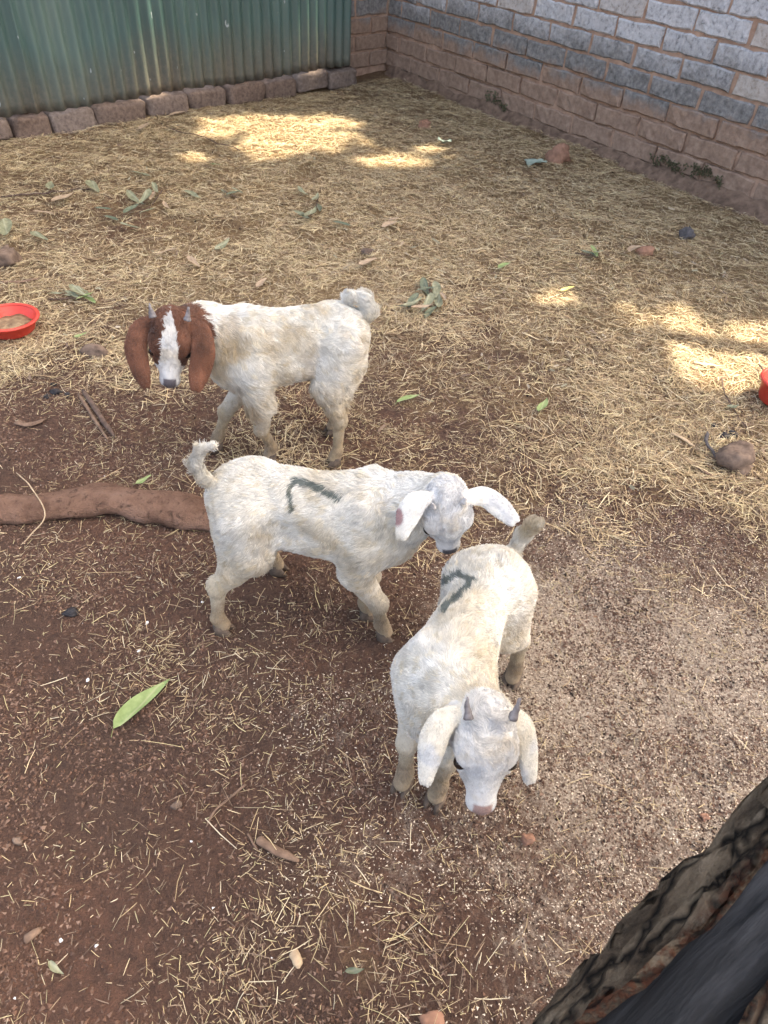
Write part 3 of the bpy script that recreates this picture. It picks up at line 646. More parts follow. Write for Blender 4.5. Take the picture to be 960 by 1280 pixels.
    keys = ['body', 'leg', 'tail', 'neck', 'head', 'ear']
    def region(P):
        D = B.tags(P); return np.argmin(np.stack([D[k] for k in keys], 1), 1)
    def hc(P): return (P - po) @ A_h.T / np.array([hl_, hs, hs])
    env = dict(u=u, v=v, at=at, hc=hc, ears=ears, f=f, po=po)
    def colour(P, Nn, jit):
        return g['colour'](P, Nn, region(P), env, jit)
    bc = colour(V, N, 0)
    a_ = me.attributes.new('col', 'FLOAT_COLOR', 'POINT'); c4 = np.ones((len(V), 4), np.float32); c4[:, :3] = bc; a_.data.foreach_set('color', c4.ravel())
    me.transform(Matrix.Translation(Vector([float(c) for c in inv]))); link('body', me, root)
    # fur
    T_ = np.concatenate([Q[:, [0, 1, 2]], Q[:, [0, 2, 3]]]); ar = np.linalg.norm(np.cross(V[T_[:, 1]] - V[T_[:, 0]], V[T_[:, 2]] - V[T_[:, 0]]), axis=1) / 2
    r = np.random.default_rng(g['seed']); n = g.get('nfur', 125000)
    ti = r.choice(len(T_), n, p=ar / ar.sum()); a = r.random((n, 2)); fl = a.sum(1) > 1; a[fl] = 1 - a[fl]
    Rt = V[T_[ti, 0]] * (1 - a.sum(1))[:, None] + V[T_[ti, 1]] * a[:, :1] + V[T_[ti, 2]] * a[:, 1:]
    Nr = nrm(N[T_[ti, 0]] * (1 - a.sum(1))[:, None] + N[T_[ti, 1]] * a[:, :1] + N[T_[ti, 2]] * a[:, 1:])
    rg = region(Rt); q = hc(Rt)
    flow = np.zeros((n, 3)); flow[:] = -u * .75 - UPV * .65
    flow[rg == 1] = -UPV - u * .1; flow[rg == 2] = nrm(tp[-1] - tp[0]); flow[rg == 3] = nrm(nb - po) * .8 - UPV * .5; flow[rg == 4] = -f
    for C in ears:
        k = (rg == 5) & (np.linalg.norm(Rt - C[13], axis=1) < .12); flow[k] = nrm(C[-1] - C[0])
    nz = np.stack([vnoise(Rt, 28, 80 + i) for i in range(3)], 1); nz2 = np.stack([vnoise(Rt, 75, 90 + i) for i in range(3)], 1)
    flow = nrm(flow) + nz * .55 * g.get('mess', 1) + nz2 * .45 * g.get('mess', 1); fh = (rg == 4) & (q[:, 0] < .055); flow[fh] = nrm(flow[fh]) + nz[fh] * 1.0 + nz2[fh] * .8; flow[rg == 5] = nrm(flow[rg == 5]) - nz[rg == 5] * .3
    tg = nrm(flow - Nr * np.sum(flow * Nr, 1)[:, None]) + r.normal(0, .13, (n, 3))
    ln = np.select([rg == 0, rg == 1, rg == 2, rg == 3, rg == 4], [.0130, .0055, .0135, .0125, .0034], .0036) * g.get('fl_len', 1.0)
    low = np.clip((.32 - Rt[:, 2]) / .1, 0, 1) * (rg == 0); ln = ln * (1 + .6 * low * g.get('shag', .3)) * r.uniform(.55, 1.3, n) * (1 + .45 * fbm(Rt, 14, 3, 66) * (rg <= 3)); ln = ln * np.where((rg == 1), smooth(.022, .05, Rt[:, 2]) * .9 + .1, 1)
    ln[(rg == 4) & (q[:, 0] > .13)] *= .45
    for e_ in (-1, 1): ln = np.where(rg == 4, ln * (.25 + .75 * smooth(.011, .020, np.sqrt((q[:, 0] - .077) ** 2 + (q[:, 1] - e_ * .037) ** 2 + (q[:, 2] + .002) ** 2))), ln)
    ln[rg == 4] *= np.interp(q[rg == 4, 0], [-.03, .02, .06, .10, .13], [3.0, 3.0, 2.0, 1.5, 1.0]) * g.get('hfur', 1.0)
    lift = np.select([rg == 0, rg == 1, rg == 2, rg == 3, rg == 4], [.11, .17, .32, .13, .13], .11) * (1 + .8 * vnoise(Rt, 20, 99))
    p1 = Rt + (Nr * (lift + .25)[:, None] + tg * .8) * (ln * .33)[:, None]
    p2 = p1 + (Nr * lift[:, None] * .7 + tg) * (ln * .34)[:, None]
    p3 = p2 + (Nr * (lift * .15)[:, None] + tg - UPV * .12) * (ln * .34)[:, None]
    # gather tips into small locks
    nc = 5200; ci = r.choice(n, nc, replace=False); kd = KDTree(nc)
    for j, c in enumerate(ci): kd.insert(Rt[c], j)
    kd.balance(); near = np.array([kd.find(x)[1] for x in Rt]); cen = ci[near]
    wl = (np.clip(ln / .02, 0, 1) * .55)[:, None]
    p3 = p3 * (1 - wl) + p3[cen] * wl + (Rt - Rt[cen]) * wl * .25; p2 = p2 * (1 - wl * .5) + p2[cen] * wl * .5 + (Rt - Rt[cen]) * wl * .35
    cv = bpy.data.hair_curves.new('fur'); cv.add_curves([4] * n)
    PP = np.stack([Rt - Nr * .001, p1, p2, p3], 1) + inv; cv.attributes['position'].data.foreach_set('vector', PP.astype(np.float32).ravel())
    ra = cv.attributes.get('radius') or cv.attributes.new('radius', 'FLOAT', 'POINT')
    ra.data.foreach_set('value', (np.array([.00044, .00042, .00034, .0001])[None] * r.uniform(.8, 1.3, (n, 1))).astype(np.float32).ravel())
    fc = colour(Rt, Nr, 1); fc = fc * (r.uniform(.84, 1.10, n) * (1 + .08 * r.normal(size=nc)[near]))[:, None]; lk = (r.random(nc) < .14)[near] & (rg <= 3); fc[lk] = fc[lk] * np.array([.97, .93, .85])
    c4 = np.ones((n, 4), np.float32); c4[:, :3] = np.clip(fc, 0, .9); at_ = cv.attributes.new('col', 'FLOAT_COLOR', 'CURVE'); at_.data.foreach_set('color', c4.ravel())
    cv.materials.append(M_fur); link('fur', cv, root)
    # hooves: two toes each
    for ft in hooves:
        VV, FF = [], []
        for e in (-1, 1):
            rows = [(.0, .0105, .026), (.010, .0098, .021), (.030, .0085, .015)]; n0 = len(VV)
            for z, wd, ln_ in rows:
                for k in range(10):
                    t = 2 * math.pi * k / 10; cx, cy = math.cos(t), math.sin(t)
                    pnt = ft + u * (cx * ln_ * (1.0 if cx > 0 else .75) + .008 - z * .35) + v * (cy * wd * (1 - .35 * max(cx, 0)) + e * .0105) + UPV * (z - .003); VV.append(pnt + inv)
            FF += [(n0 + i * 10 + k, n0 + i * 10 + (k + 1) % 10, n0 + (i + 1) * 10 + (k + 1) % 10, n0 + (i + 1) * 10 + k) for i in range(2) for k in range(10)] + [tuple(n0 + k for k in range(9, -1, -1)), tuple(n0 + 20 + k for k in range(10))]
        obj('hoof', VV, FF, M_hoof, root, True)
    # eyes, horns
    sv, sf = sphere_grid(14, 9)
    for e in (-1, 1):
        obj('eye', sv * .0105 * hs + H(.079, e * .0345, -.0045) + inv, sf, M_eye, root, True)
        hl = g.get('horn', .03)
        if hl:
            b0 = H(g.get('ha', .018), e * g.get('hspread', .024), .012); hp = spline([b0, b0 + (up * .55 - f * .35 + s_ * e * .12) * hl, b0 + (up * .75 - f * .95 + s_ * e * .25) * hl], 9)
            if 'hdir' in g: hd = np.array(g['hdir']); hp = spline([b0, b0 + (hd * .5 + s_ * e * .10) * hl, b0 + (hd + s_ * e * .16) * hl], 9)
            Vh, Fh = tube(hp, np.linspace(.0105, .002, 9) * g.get('hthick', 1.0), 10, .0016, 160, 3); obj('horn', Vh + inv, Fh, g.get('hmat', M_horn), root, True)
    return root, env

CREAM = np.array([.62, .56, .45]); WHITE = np.array([.74, .725, .68]); STAIN = np.array([.47, .36, .22]); MUD = np.array([.27, .20, .135])
def mixc(c, b, w): w = np.clip(w, 0, 1)[:, None]; return c * (1 - w) + np.asarray(b) * w
def coat(P, N, rg, e, jit, stain=.5, seed=0):
    n1 = fbm(P, 9, 3, 120 + seed); n2 = fbm(P, 32, 3, 130 + seed)
    c = mixc(np.tile(WHITE, (len(P), 1)), CREAM, .45 + .5 * n1 + .25 * n2)
    n3 = fbm(P * np.array([1, 1, .45]), 22, 4, 140 + seed)
    c = mixc(c, STAIN, stain * (smooth(.33, .22, P[:, 2]) * .55 + smooth(.1, .7, n1 + .4 * n2) * .8 + smooth(.15, .6, n3) * .7) * (rg < 4)); c = mixc(c, MUD * 1.25, stain * .9 * smooth(.45, .8, n3 + .3 * n2) * smooth(.36, .24, P[:, 2]) * (rg < 4))
    lm = smooth(.20, .06, P[:, 2] + .04 * n1); c = mixc(c, STAIN * .7, lm * .85 * (rg <= 1)); c = mixc(c, MUD, smooth(.12, .02, P[:, 2] + .05 * n2) * .85 * (rg <= 1))
    return c
def face(c, P, rg, e, nose_c):
    q = e['hc'](P); hd = rg == 4
    c = mixc(c, (.67, .67, .68), hd * .55); c = mixc(c, (.40, .41, .43), hd * smooth(.1, .6, fbm(P * np.array([1, 1, .7]), 38, 3, 61)) * .5); c = mixc(c, (.58, .50, .38), hd * smooth(.2, .7, fbm(P, 24, 3, 62)) * .5)
    for e_ in (-1, 1):
        ed = np.sqrt((q[:, 0] - .077) ** 2 * .7 + (q[:, 1] - e_ * .040) ** 2 * .5 + (q[:, 2] + .005) ** 2 * 1.6); c = mixc(c, (.34, .30, .29), hd * smooth(.016, .009, ed) * .7); sl_ = np.hypot((q[:, 0] - .078) * .55, q[:, 2] + .002 - .35 * (q[:, 0] - .078)); c = mixc(c, (.07, .055, .055), hd * smooth(.0055, .0030, sl_) * (np.abs(q[:, 1] - e_ * .038) < .013) * .85)
    nose = smooth(.0, 1, smooth(.146, .153, q[:, 0] + .4 * np.minimum(q[:, 2] + .012, 0)) * smooth(-.033, -.029, q[:, 2]) * smooth(.0155, .0115, np.abs(q[:, 1]) + .25 * np.maximum(-.012 - q[:, 2], 0))) * hd
    c = mixc(c, nose_c, nose * .95)
    for e_ in (-1, 1): c = mixc(c, (.03, .025, .025), hd * smooth(.0064, .0040, np.sqrt((q[:, 1] - e_ * .0100) ** 2 + ((q[:, 2] + .0115 + e_ * .3 * (q[:, 1] - e_ * .01)) * 1.5) ** 2)) * (q[:, 0] > .150) * .9)
    mouth = (np.abs(q[:, 2] + .0345 - .12 * (.165 - q[:, 0])) < .0026) & (q[:, 0] > .12) & hd
    c = mixc(c, (.30, .24, .22), mouth * .6)
    return c
def mark(c, P, N, L, wpx, env):
    x, y = pix(P); d = poly_dist(x, y, L); fac = np.sum(N * nrm(CAM - P), 1) > .05
    k = smooth(wpx * 1.1, wpx * .5, d + 2.2 * fbm(P, 130, 3, 7)) * fac * .82
    return mixc(c, (.022, .055, .055), k)
def col1(P, N, rg, e, jit):
    c = coat(P, N, rg, e, jit, .45, 1); q = e['hc'](P); brown = np.array([.140, .060, .036])
    n = fbm(P, 40, 2, 44)
    wblaze = np.interp(q[:, 0], [-.03, .0, .03, .09, .115, .135, .2], [.004, .010, .015, .0175, .022, .06, .06]) + .003 * n
    isb = (rg == 4) & ~((np.abs(q[:, 1]) < wblaze) & (q[:, 2] > -.035)) & ~(q[:, 0] > .128); isb |= rg == 5
    isb |= (rg == 3) & (np.linalg.norm(P - e['po'] - e['f'] * .02, axis=1) < .095 + .016 * n + .010 * fbm(P, 110, 2, 45))
    br = brown * (1 + .38 * fbm(P, 18, 3, 55) + .25 * fbm(P * np.array([1, 1, .3]), 60, 2, 56))[:, None]
    br = mixc(br, brown * .55, ((rg == 4) & (q[:, 0] > .06) & (np.abs(q[:, 1]) < .03)) * .45)
    x, y = pix(P); c = mixc(c, (.50, .37, .21), (rg != 4) * smooth(26, 8, np.hypot(x - 284, (y - 425) * .7) + 9 * n) * .6)
    c = face(c, P, rg, e, (.10, .085, .095)); c[isb] = br[isb]; return c
def col2(P, N, rg, e, jit):
    c = coat(P, N, rg, e, jit, .22, 2); c = face(c, P, rg, e, (.07, .065, .075))
    x, y = pix(P); sore = (rg == 5) * smooth(10, 6, np.hypot((x - 498) * 1.25, (y - 646) * .7)); c = mixc(c, (.26, .12, .125), sore * .85)
    q = e['hc'](P); c = mixc(c, (.42, .42, .44), (rg == 4) * smooth(.0028, .0006, np.abs(q[:, 1])) * (q[:, 0] > .02) * (q[:, 0] < .085) * .5)
    c = mixc(c, (.60, .47, .42), (rg == 5) * smooth(.0, .6, fbm(P, 20, 2, 79)) * .35); c = mixc(c, (.46, .47, .49), ((rg == 5) | ((rg == 4) & (q[:, 0] < .05))) * smooth(.05, .5, fbm(P, 26, 3, 77)) * .7)
    c = mark(c, P, N, [(368, 636), (364, 609), (373, 600), (427, 620)], 4.6, e); return c
def col3(P, N, rg, e, jit):
    c = coat(P, N, rg, e, jit, .22, 3); c = face(c, P, rg, e, (.33, .21, .18)); q = e['hc'](P)
    c = mixc(c, (.36, .37, .39), (rg >= 3) * smooth(.016, .007, np.hypot(q[:, 0] - .005, (q[:, 1] - .008))) * (q[:, 2] > -.03) * .85)
    x, y = pix(P); c = mixc(c, (.30, .29, .26), (rg != 5) * smooth(26, 4, np.hypot((x - 530) + .5 * (y - 858), (y - 858) * .8) + 14 * fbm(P, 34, 3, 5)) * .55)  # shadow and dirt of the shoulder fold, painted into the coat as a grey patch
    c = mixc(c, (.45, .46, .48), ((rg == 5)) * smooth(.1, .6, fbm(P, 26, 3, 78)) * .6)
    c = mixc(c, (.44, .34, .20), (rg == 2) * .75 * smooth(-.3, .4, fbm(P, 30, 2, 8)))
    c = mark(c, P, N, [(553, 730), (577, 720), (592, 726), (577, 741), (551, 765)], 4.6, e); return c

g1 = dict(seed=1, bulk=1.24, ha=-.012, label='white goat with brown head, long brown ears and white blaze', fat=1.04, fl_len=1.2, mess=1.3, shag=1.2,
  rump=(-.155, 1.645, .355), chest=(-.40, 1.545, .35), fl=(-.331, 1.545), fr=(-.489, 1.575), hl=(-.149, 1.555), hr=(-.17, 1.70),
  tail=[(-.105, 1.665, .385), (-.082, 1.672, .415), (-.095, 1.67, .45), (-.135, 1.66, .455)], tr=[.018, .014],
  poll=G(213, 403, .472), nose=G(212, 484, .332), hup=(.46, -1.4, .9), neck=(-.475, 1.53, .41), horn=.030, hspread=.034, hthick=.85, hdir=(.0, .2, 1.0),
  ears=[[(*G(190, 402, .465), .013), (*G(174, 412, .45), .022), (*G(168, 435, .42), .026), (*G(174, 462, .375), .022), (*G(181, 480, .345), .011)],
        [(*G(238, 404, .46), .015), (*G(253, 416, .445), .024), (*G(256, 440, .415), .028), (*G(251, 466, .37), .026), (*G(246, 484, .34), .014)]], colour=col1)
g2 = dict(seed=2, bulk=1.32, label='cream goat standing side on with a dark painted mark on its flank', fat=.90, fl_len=.95, mess=1.0,
  rump=(-.275, 1.02, .333), chest=(-.005, 1.0, .330), fr=(.02, .965), fl=(-.022, 1.02), hr=(-.338, .945), hl=(-.25, 1.135),
  tail=[(-.325, 1.01, .372), (-.345, 1.0, .395), (-.357, .995, .435), (-.340, .99, .478), (-.312, .985, .492)], tr=[.011, .0045],
  ha=-.008, poll=G(559, 628, .462), nose=G(563, 694, .330), hup=(.10, -1, .5), neck=(.06, .985, .395), horn=.012, hspread=.026, hthick=.55, hmat=M_bud, hdir=(0, -.3, 1),
  ears=[[(*G(534, 622, .475), .010), (*G(520, 627, .475), .017), (*G(509, 643, .455), .020), (*G(502, 668, .42), .010)],
        [(*G(586, 622, .465), .011), (*G(606, 620, .46), .016), (*G(624, 632, .45), .018), (*G(640, 648, .44), .012)]], colour=col2)
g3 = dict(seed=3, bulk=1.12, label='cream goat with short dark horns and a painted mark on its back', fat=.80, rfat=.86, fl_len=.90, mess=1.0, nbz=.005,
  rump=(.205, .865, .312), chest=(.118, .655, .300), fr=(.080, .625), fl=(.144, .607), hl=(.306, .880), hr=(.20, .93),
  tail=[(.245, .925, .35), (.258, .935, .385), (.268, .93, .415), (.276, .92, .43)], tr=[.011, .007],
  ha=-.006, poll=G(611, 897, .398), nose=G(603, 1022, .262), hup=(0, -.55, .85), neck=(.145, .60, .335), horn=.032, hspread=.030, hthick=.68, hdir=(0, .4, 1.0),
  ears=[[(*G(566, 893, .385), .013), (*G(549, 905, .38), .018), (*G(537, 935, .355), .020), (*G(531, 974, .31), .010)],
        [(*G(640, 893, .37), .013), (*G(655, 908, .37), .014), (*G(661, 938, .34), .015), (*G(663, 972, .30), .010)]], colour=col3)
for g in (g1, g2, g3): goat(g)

# ------------------------------------------------------------------ charred leaning trunk beside the camera
def charred_trunk():
    r0 = 0.125
    P0_ = CAM + ray(944, 1272) * 0.70; D_ = nrm(np.array([0.60, 0.50, 0.62]))
    t0 = -(P0_[2] + 0.08) / D_[2]
    root = thing('leaning_tree_trunk', (P0_ + D_ * (t0 + .1)), 'dark charred leaning tree trunk with peeling bark and bare black wood', 'tree trunk'); inv = -np.array(root.location)
    n = 150; tt = np.linspace(t0, 1.75, n); ax = P0_ + tt[:, None] * D_; ax[:, 2] += 0.05 * np.maximum(tt - .4, 0) ** 2
    A = nrm(np.cross(D_, UPV)); Bv = np.cross(A, D_)                       # A sideways, Bv up
    tocam = nrm(CAM - P0_); th0 = math.atan2(tocam @ Bv, tocam @ A)
    def shell(rad, th, lump, seed, sx):
        th = np.broadcast_to(th, (len(th), n)) if th.ndim == 2 else th[:, None].repeat(n, 1)
        dr = A * np.cos(th)[..., None] + Bv * np.sin(th)[..., None]
        q = np.stack([np.cos(th) * .9, np.broadcast_to(tt * sx * 1.6, th.shape), np.sin(th) * .9], -1); q = q + .12 * np.stack([vnoise(q, 5, 7), vnoise(q, 5, 8), vnoise(q, 5, 9)], -1)
        rr = rad + lump * fbm(q, 9, 4, seed) + lump * .8 * fbm(q, 26, 3, seed + 3)
        rr = rr * (1 + .25 * np.exp(-(tt - t0) / .12))[None]
        return ax[None] + dr * rr[..., None]
    th = np.linspace(0, 2 * math.pi, 64, endpoint=False); V = shell(r0 * .86, th, .008, 60, .18); nu = 64
    fq = [tuple(f) for f in grid_faces(nu, n, True)] + [tuple(i * n for i in range(nu)), tuple(i * n + n - 1 for i in range(nu - 1, -1, -1))]
    obj('bare_wood', V.reshape(-1, 3) + inv, fq, M_char, root, True)
    # bark covers the trunk except for a long bare window that faces the camera
    e0 = th0 + BW[0] + .13 * fbm(np.stack([tt * 3, tt * 0, tt * 0], 1), 2, 4, 5); e1 = th0 + BW[1] + .13 * fbm(np.stack([tt * 3, tt * 0 + 9, tt * 0], 1), 2, 4, 6)
    f_ = np.linspace(0, 1, 90)[:, None]; th = e0[None] * (1 - f_) + (e1[None] + 2 * math.pi * 0) * f_
    edge = np.minimum(f_, 1 - f_); Vo = shell(r0, th, .011, 40, .45); Vi = shell(r0 * .84, th, .0, 41, .45); nv = 90 * n
    F1 = grid_faces(90, n); ring = np.array([[j, j + 1, nv + j + 1, nv + j] for j in range(n - 1)]); ring2 = ring + 89 * n
    ring2 = ring2[:, ::-1]
    bk = obj('bark', np.vstack([Vo.reshape(-1, 3), Vi.reshape(-1, 3)]) + inv, np.vstack([F1, F1[:, ::-1] + nv, ring[:, ::-1], ring2[:, ::-1]]), M_bark, root, True)
    ev = np.repeat(smooth(.016, .002, edge.ravel()), n); ev = np.concatenate([ev, np.ones(nv)]); at_ = bk.data.attributes.new('inner', 'FLOAT', 'POINT'); at_.data.foreach_set('value', ev.astype(np.float32))
    # loose flakes of bark curling off
    rr = np.random.default_rng(5)
    for k in range(16):
        t = rr.uniform(-.1, .9); a = e0[int(np.interp(t, tt, np.arange(n)))] + rr.uniform(.1, 2.6); L = rr.uniform(.05, .16); W = rr.uniform(.015, .04)
        dr = A * math.cos(a) + Bv * math.sin(a); tg = np.cross(D_, dr); c = P0_ + D_ * t + dr * r0 * 1.02
        us = np.linspace(-1, 1, 9); vs = np.linspace(-1, 1, 4); VV = []
        for i, u_ in enumerate(us):
            wd = W * (1 - .6 * abs(u_) ** 2) * (1 + .3 * rr.normal())
            for v_ in vs: VV.append(c + D_ * u_ * L + tg * v_ * wd + dr * (.004 + .018 * max(u_, 0) ** 2 + .004 * rr.random() - .2 * wd * v_ * v_) + inv)
        o = obj('bark_flake', VV, grid_faces(9, 4), M_bark, root, True); sm = o.modifiers.new('thickness', 'SOLIDIFY'); sm.thickness = .004
BW = (.80, 2 * math.pi + .08)
m = MAT('charred_wood', 0.75, 0.3); p = m.pos()
mp = m.n('ShaderNodeMapping'); mp.vector_type = 'TEXTURE'; mp.inputs['Rotation'].default_value = (0, -math.asin(.62), math.atan2(.5, .6)); m.l(p, mp.inputs[0])
g1_ = m.noise(mp.outputs[0], 22, 6, 0.65, .3, (.12, 1, 1)); g2_ = m.noise(mp.outputs[0], 6, 4, .6, 0, (.4, 1, 1))
c = m.ramp(g1_, [(0.3, (0.004, 0.004, 0.0045)), (0.5, (0.014, 0.0138, 0.0145)), (0.64, (0.05, 0.049, 0.051))]); c = m.mix(m.ramp(g2_, [(.5, 0.), (.75, .6)]), c, (.042, .043, .050))
m.color(c); m.bump(g1_, 1., .012); M_char = m.m
m = MAT('scorched_bark', 0.9, 0.2); p = m.pos(); mp = m.n('ShaderNodeMapping'); mp.vector_type = 'TEXTURE'; mp.inputs['Rotation'].default_value = (0, -math.asin(.62), math.atan2(.5, .6)); m.l(p, mp.inputs[0]); a1 = m.noise(mp.outputs[0], 34, 8, .72, .4, (.35, 1, 1)); a2 = m.noise(p, 90, 5, .7); a3 = m.noise(p, 7, 3, .5)
vo = m.n('ShaderNodeTexVoronoi', feature='DISTANCE_TO_EDGE'); vo.inputs['Scale'].default_value = 30
ds = m.n('ShaderNodeMapping'); ds.inputs['Scale'].default_value = (.22, 1, 1); m.l(mp.outputs[0], ds.inputs[0])
wv = m.n('ShaderNodeVectorMath', operation='ADD'); nn = m.n('ShaderNodeTexNoise'); nn.inputs['Scale'].default_value = 30; m.l(mp.outputs[0], nn.inputs['Vector'])
sc2 = m.n('ShaderNodeVectorMath', operation='SCALE'); sc2.inputs[3].default_value = .022; m.l(nn.outputs['Color'], sc2.inputs[0]); m.l(ds.outputs[0], wv.inputs[0]); m.l(sc2.outputs[0], wv.inputs[1]); m.l(wv.outputs[0], vo.inputs['Vector'])
crack = m.ramp(vo.outputs['Distance'], [(.0, 0.), (.12, 1.)])
c = m.ramp(a1, [(.32, (.045, .032, .023)), (.44, (.125, .092, .063)), (.56, (.225, .175, .122)), (.70, (.36, .29, .21))])
c = m.mix(m.ramp(a3, [(.54, 0.), (.70, .7)]), c, (.028, .021, .016))
c = m.mix(crack, (.006, .005, .0045), c)
c = m.mix(m.math('MULTIPLY', m.attr('inner').outputs['Fac'], m.ramp(a2, [(.42, 0.), (.58, .85)])), c, (.14, .050, .026)); m.color(c); m.bump(m.math('ADD', m.math('MULTIPLY', crack, .8), m.math('ADD', a1, m.math('MULTIPLY', a2, .7))), 1., .03); M_bark = m.m
charred_trunk()

# ------------------------------------------------------------------ bowls, stones, sticks, leaves, scraps
def lathe(prof, n=40):
    prof = np.array(prof, float); th = np.linspace(0, 2 * math.pi, n, endpoint=False)
    V = np.stack([prof[None, :, 0] * np.cos(th)[:, None], prof[None, :, 0] * np.sin(th)[:, None], np.broadcast_to(prof[None, :, 1], (n, len(prof)))], -1)
    return V.reshape(-1, 3), grid_faces(n, len(prof), True)[:, ::-1]
def bowl(c, R, hgt, label, fill):
    root = thing('feed_bowl', (c[0], c[1], 0), label, 'bowl', 'red feed bowls')
    body = [(0, .006), (R * .72, .006), (R * .78, .012), (R * .93, hgt * .93), (R * .965, hgt * .95), (R * .9, hgt * .9), (R * .74, .016), (0, .014)]
    V, f = lathe(body[:5] + [(R * .945, hgt * .955)] + body[5:]); obj('bowl_wall', V, f, M_red, root, True)
    V, f = lathe([(R * .90, hgt * .93), (R * 1.0, hgt * .90), (R * 1.04, hgt * .93), (R * 1.03, hgt * .99), (R * .97, hgt * 1.02), (R * .90, hgt * 1.0), (R * .90, hgt * .93)]); obj('rim', V, f, M_red, root, True)
    if fill:
        V, f = lathe([(0, .03), (R * .4, .032), (R * .76, .024), (R * .77, .015)]); V[:, 2] += fbm(V, 30, 3, 4) * .006 * (V[:, 2] > .02); o = obj('feed_left', V, f, M_feed, root, True)
M_feed = simple('leftover_feed', (.16, .10, .06), (.38, .27, .16), 40, .95, .8, .01)
b0 = G(13, 404, 0.03); bowl(b0, .094, .055, 'red plastic feed bowl with straw in it near the brown headed goat', True)
b1 = G(980, 487, 0.05); bowl(b1, .085, .085, 'red plastic feed bowl beside the sunlit straw', True)
def rock(px, py, w_px, asp, hr, mat, name, label, cat, seed, rot=0.0, ang=.4, group=None):
    c = G(px, py, .01); pm = FPX / ((c - CAM) @ F_); w = w_px / pm / 2; V, f = sphere_grid(18, 12)
    V = np.sign(V) * np.abs(V) ** (1 - ang * .5); V = V * (1 + .40 * fbm(V + seed * 3.3, 1.5, 4, seed))[:, None] * np.array([w, w * asp, w * hr])
    V += nrm(V) * (fbm(V + seed, .9 / w, 3, seed + 2) * w * .10)[:, None]
    ca, sa = math.cos(rot), math.sin(rot); V = np.stack([V[:, 0] * ca - V[:, 1] * sa, V[:, 0] * sa + V[:, 1] * ca, V[:, 2]], 1)
    zz = height(np.array([c[0]]), np.array([c[1]]))[0]; o = obj(name, V, f, mat, None, True); o.location = (c[0], c[1], float(zz) + w * hr * .55); tag(o, label, cat, group); return o
rock(915, 578, 44, .95, .62, M_stone, 'stone', 'large lumpy brown stone beside a curved grey strip', 'stone', 1, .5)
rock(698, 200, 32, .7, .8, M_ostone, 'brick_piece', 'orange brick piece lying against the hay below the brick wall', 'brick', 2, .8, .25)
rock(6, 324, 34, 1.0, .75, M_stone, 'stone', 'pale brown stone with a leaf beside it, opposite the corrugated fence', 'stone', 3, .2)
rock(116, 438, 34, .5, .42, M_stone, 'stone', 'flat brown stone lying near the red bowl and brown headed goat', 'stone', 4, 0)
rock(858, 295, 18, .9, .8, M_dstone, 'stone', 'small dark grey stone on the hay near the brick wall', 'stone', 5, 0)
rock(660, 1049, 15, .85, .8, M_ostone, 'pebble', 'small reddish pebble in front of the horned goat', 'pebble', 6, .4, .7)
rock(804, 317, 24, .45, .5, M_ostone, 'brick_chip', 'flat reddish chip lying on the hay', 'brick', 7, .3, .7)
rock(531, 156, 16, .6, .6, M_ostone, 'brick_chip', 'small orange chip on the hay near the wall corner', 'brick', 8, .1, .7)
rock(461, 313, 18, .7, .4, M_stone, 'stone', 'small flat maroon stone among dry leaves', 'stone', 9, .1)
rock(88, 762, 20, .7, .5, M_dark, 'dung', 'black clump of dung on the bare red dirt', 'dung', 10, .2, -.2)
rock(886, 1015, 11, .8, .7, M_ostone, 'pebble', 'tiny reddish pebble beside the charred trunk', 'pebble', 11, .2, .6)
rock(20, 1047, 12, .8, .6, M_stone, 'pebble', 'tiny brown pebble on bare dirt', 'pebble', 12, .2, .4)
rock(220, 1004, 13, .7, .5, M_stone, 'pebble', 'small dull brown pebble among straw bits', 'pebble', 13, .9, .4)
rock(540, 1276, 26, .7, .5, M_ostone, 'stone', 'reddish brown stone among the straw next to the leaning trunk', 'stone', 14, .2, .4)
rock(290, 582, 8, .8, .6, M_dark, 'dung', 'black pellet of dung behind the side on goat', 'dung', 15)
for i, (a, b, s_) in enumerate([(905, 545, 15), (893, 532, 12), (918, 541, 13)]): rock(a, b, s_, .7, .5, M_dark, 'dung', 'black crumbly dung beside the large lumpy brown stone', 'dung', 20 + i, i, -.2, 'dung by the stone')
for i, (a, b, s_) in enumerate([(70, 488, 14), (58, 494, 10), (84, 492, 9), (66, 478, 8)]): rock(a, b, s_, .7, .5, M_dark, 'dung', 'black dung pellet in the straw near the dark bark strips', 'dung', 30 + i, i, -.2, 'dung by the bark strips')
for i, (a, b) in enumerate([(238, 1048), (118, 1178), (72, 1170), (15, 1245), (172, 808), (108, 846), (252, 748), (22, 718), (182, 773)]):
    rock(a, b, 3.5 + i % 3, .7, .5, M_white, 'fleck', 'tiny white fleck lying on the bare red dirt', 'fleck', 50 + i, i, .3, 'white flecks on the dirt')
def bar(pts, rad, mat, name, label, cat, flat=.7, lump=.0015, sides=8, group=None):
    Q = spline([G(a, b, z) for a, b, z in pts], 24); Q[:, 2] += height(Q[:, 0], Q[:, 1]); n = len(Q)
    V, f = tube(Q, rad * np.interp(np.linspace(0, 1, n), [0, .06, .8, 1], [.5, 1, .85, .25]), sides, lump, 60, len(name), flat); o = obj(name, V, f, mat, None, True); tag(o, label, cat, group)
bar([(103, 487, .012), (118, 508, .012), (132, 530, .01), (143, 545, .006)], .0085, M_stick, 'bark_strip', 'long dark bark strip lying left of the brown headed goat', 'bark')
bar([(98, 492, .008), (112, 514, .008), (127, 537, .006), (134, 548, .004)], .006, M_bark_piece, 'bark_strip', 'thin brown bark strip lying along a darker one', 'bark')
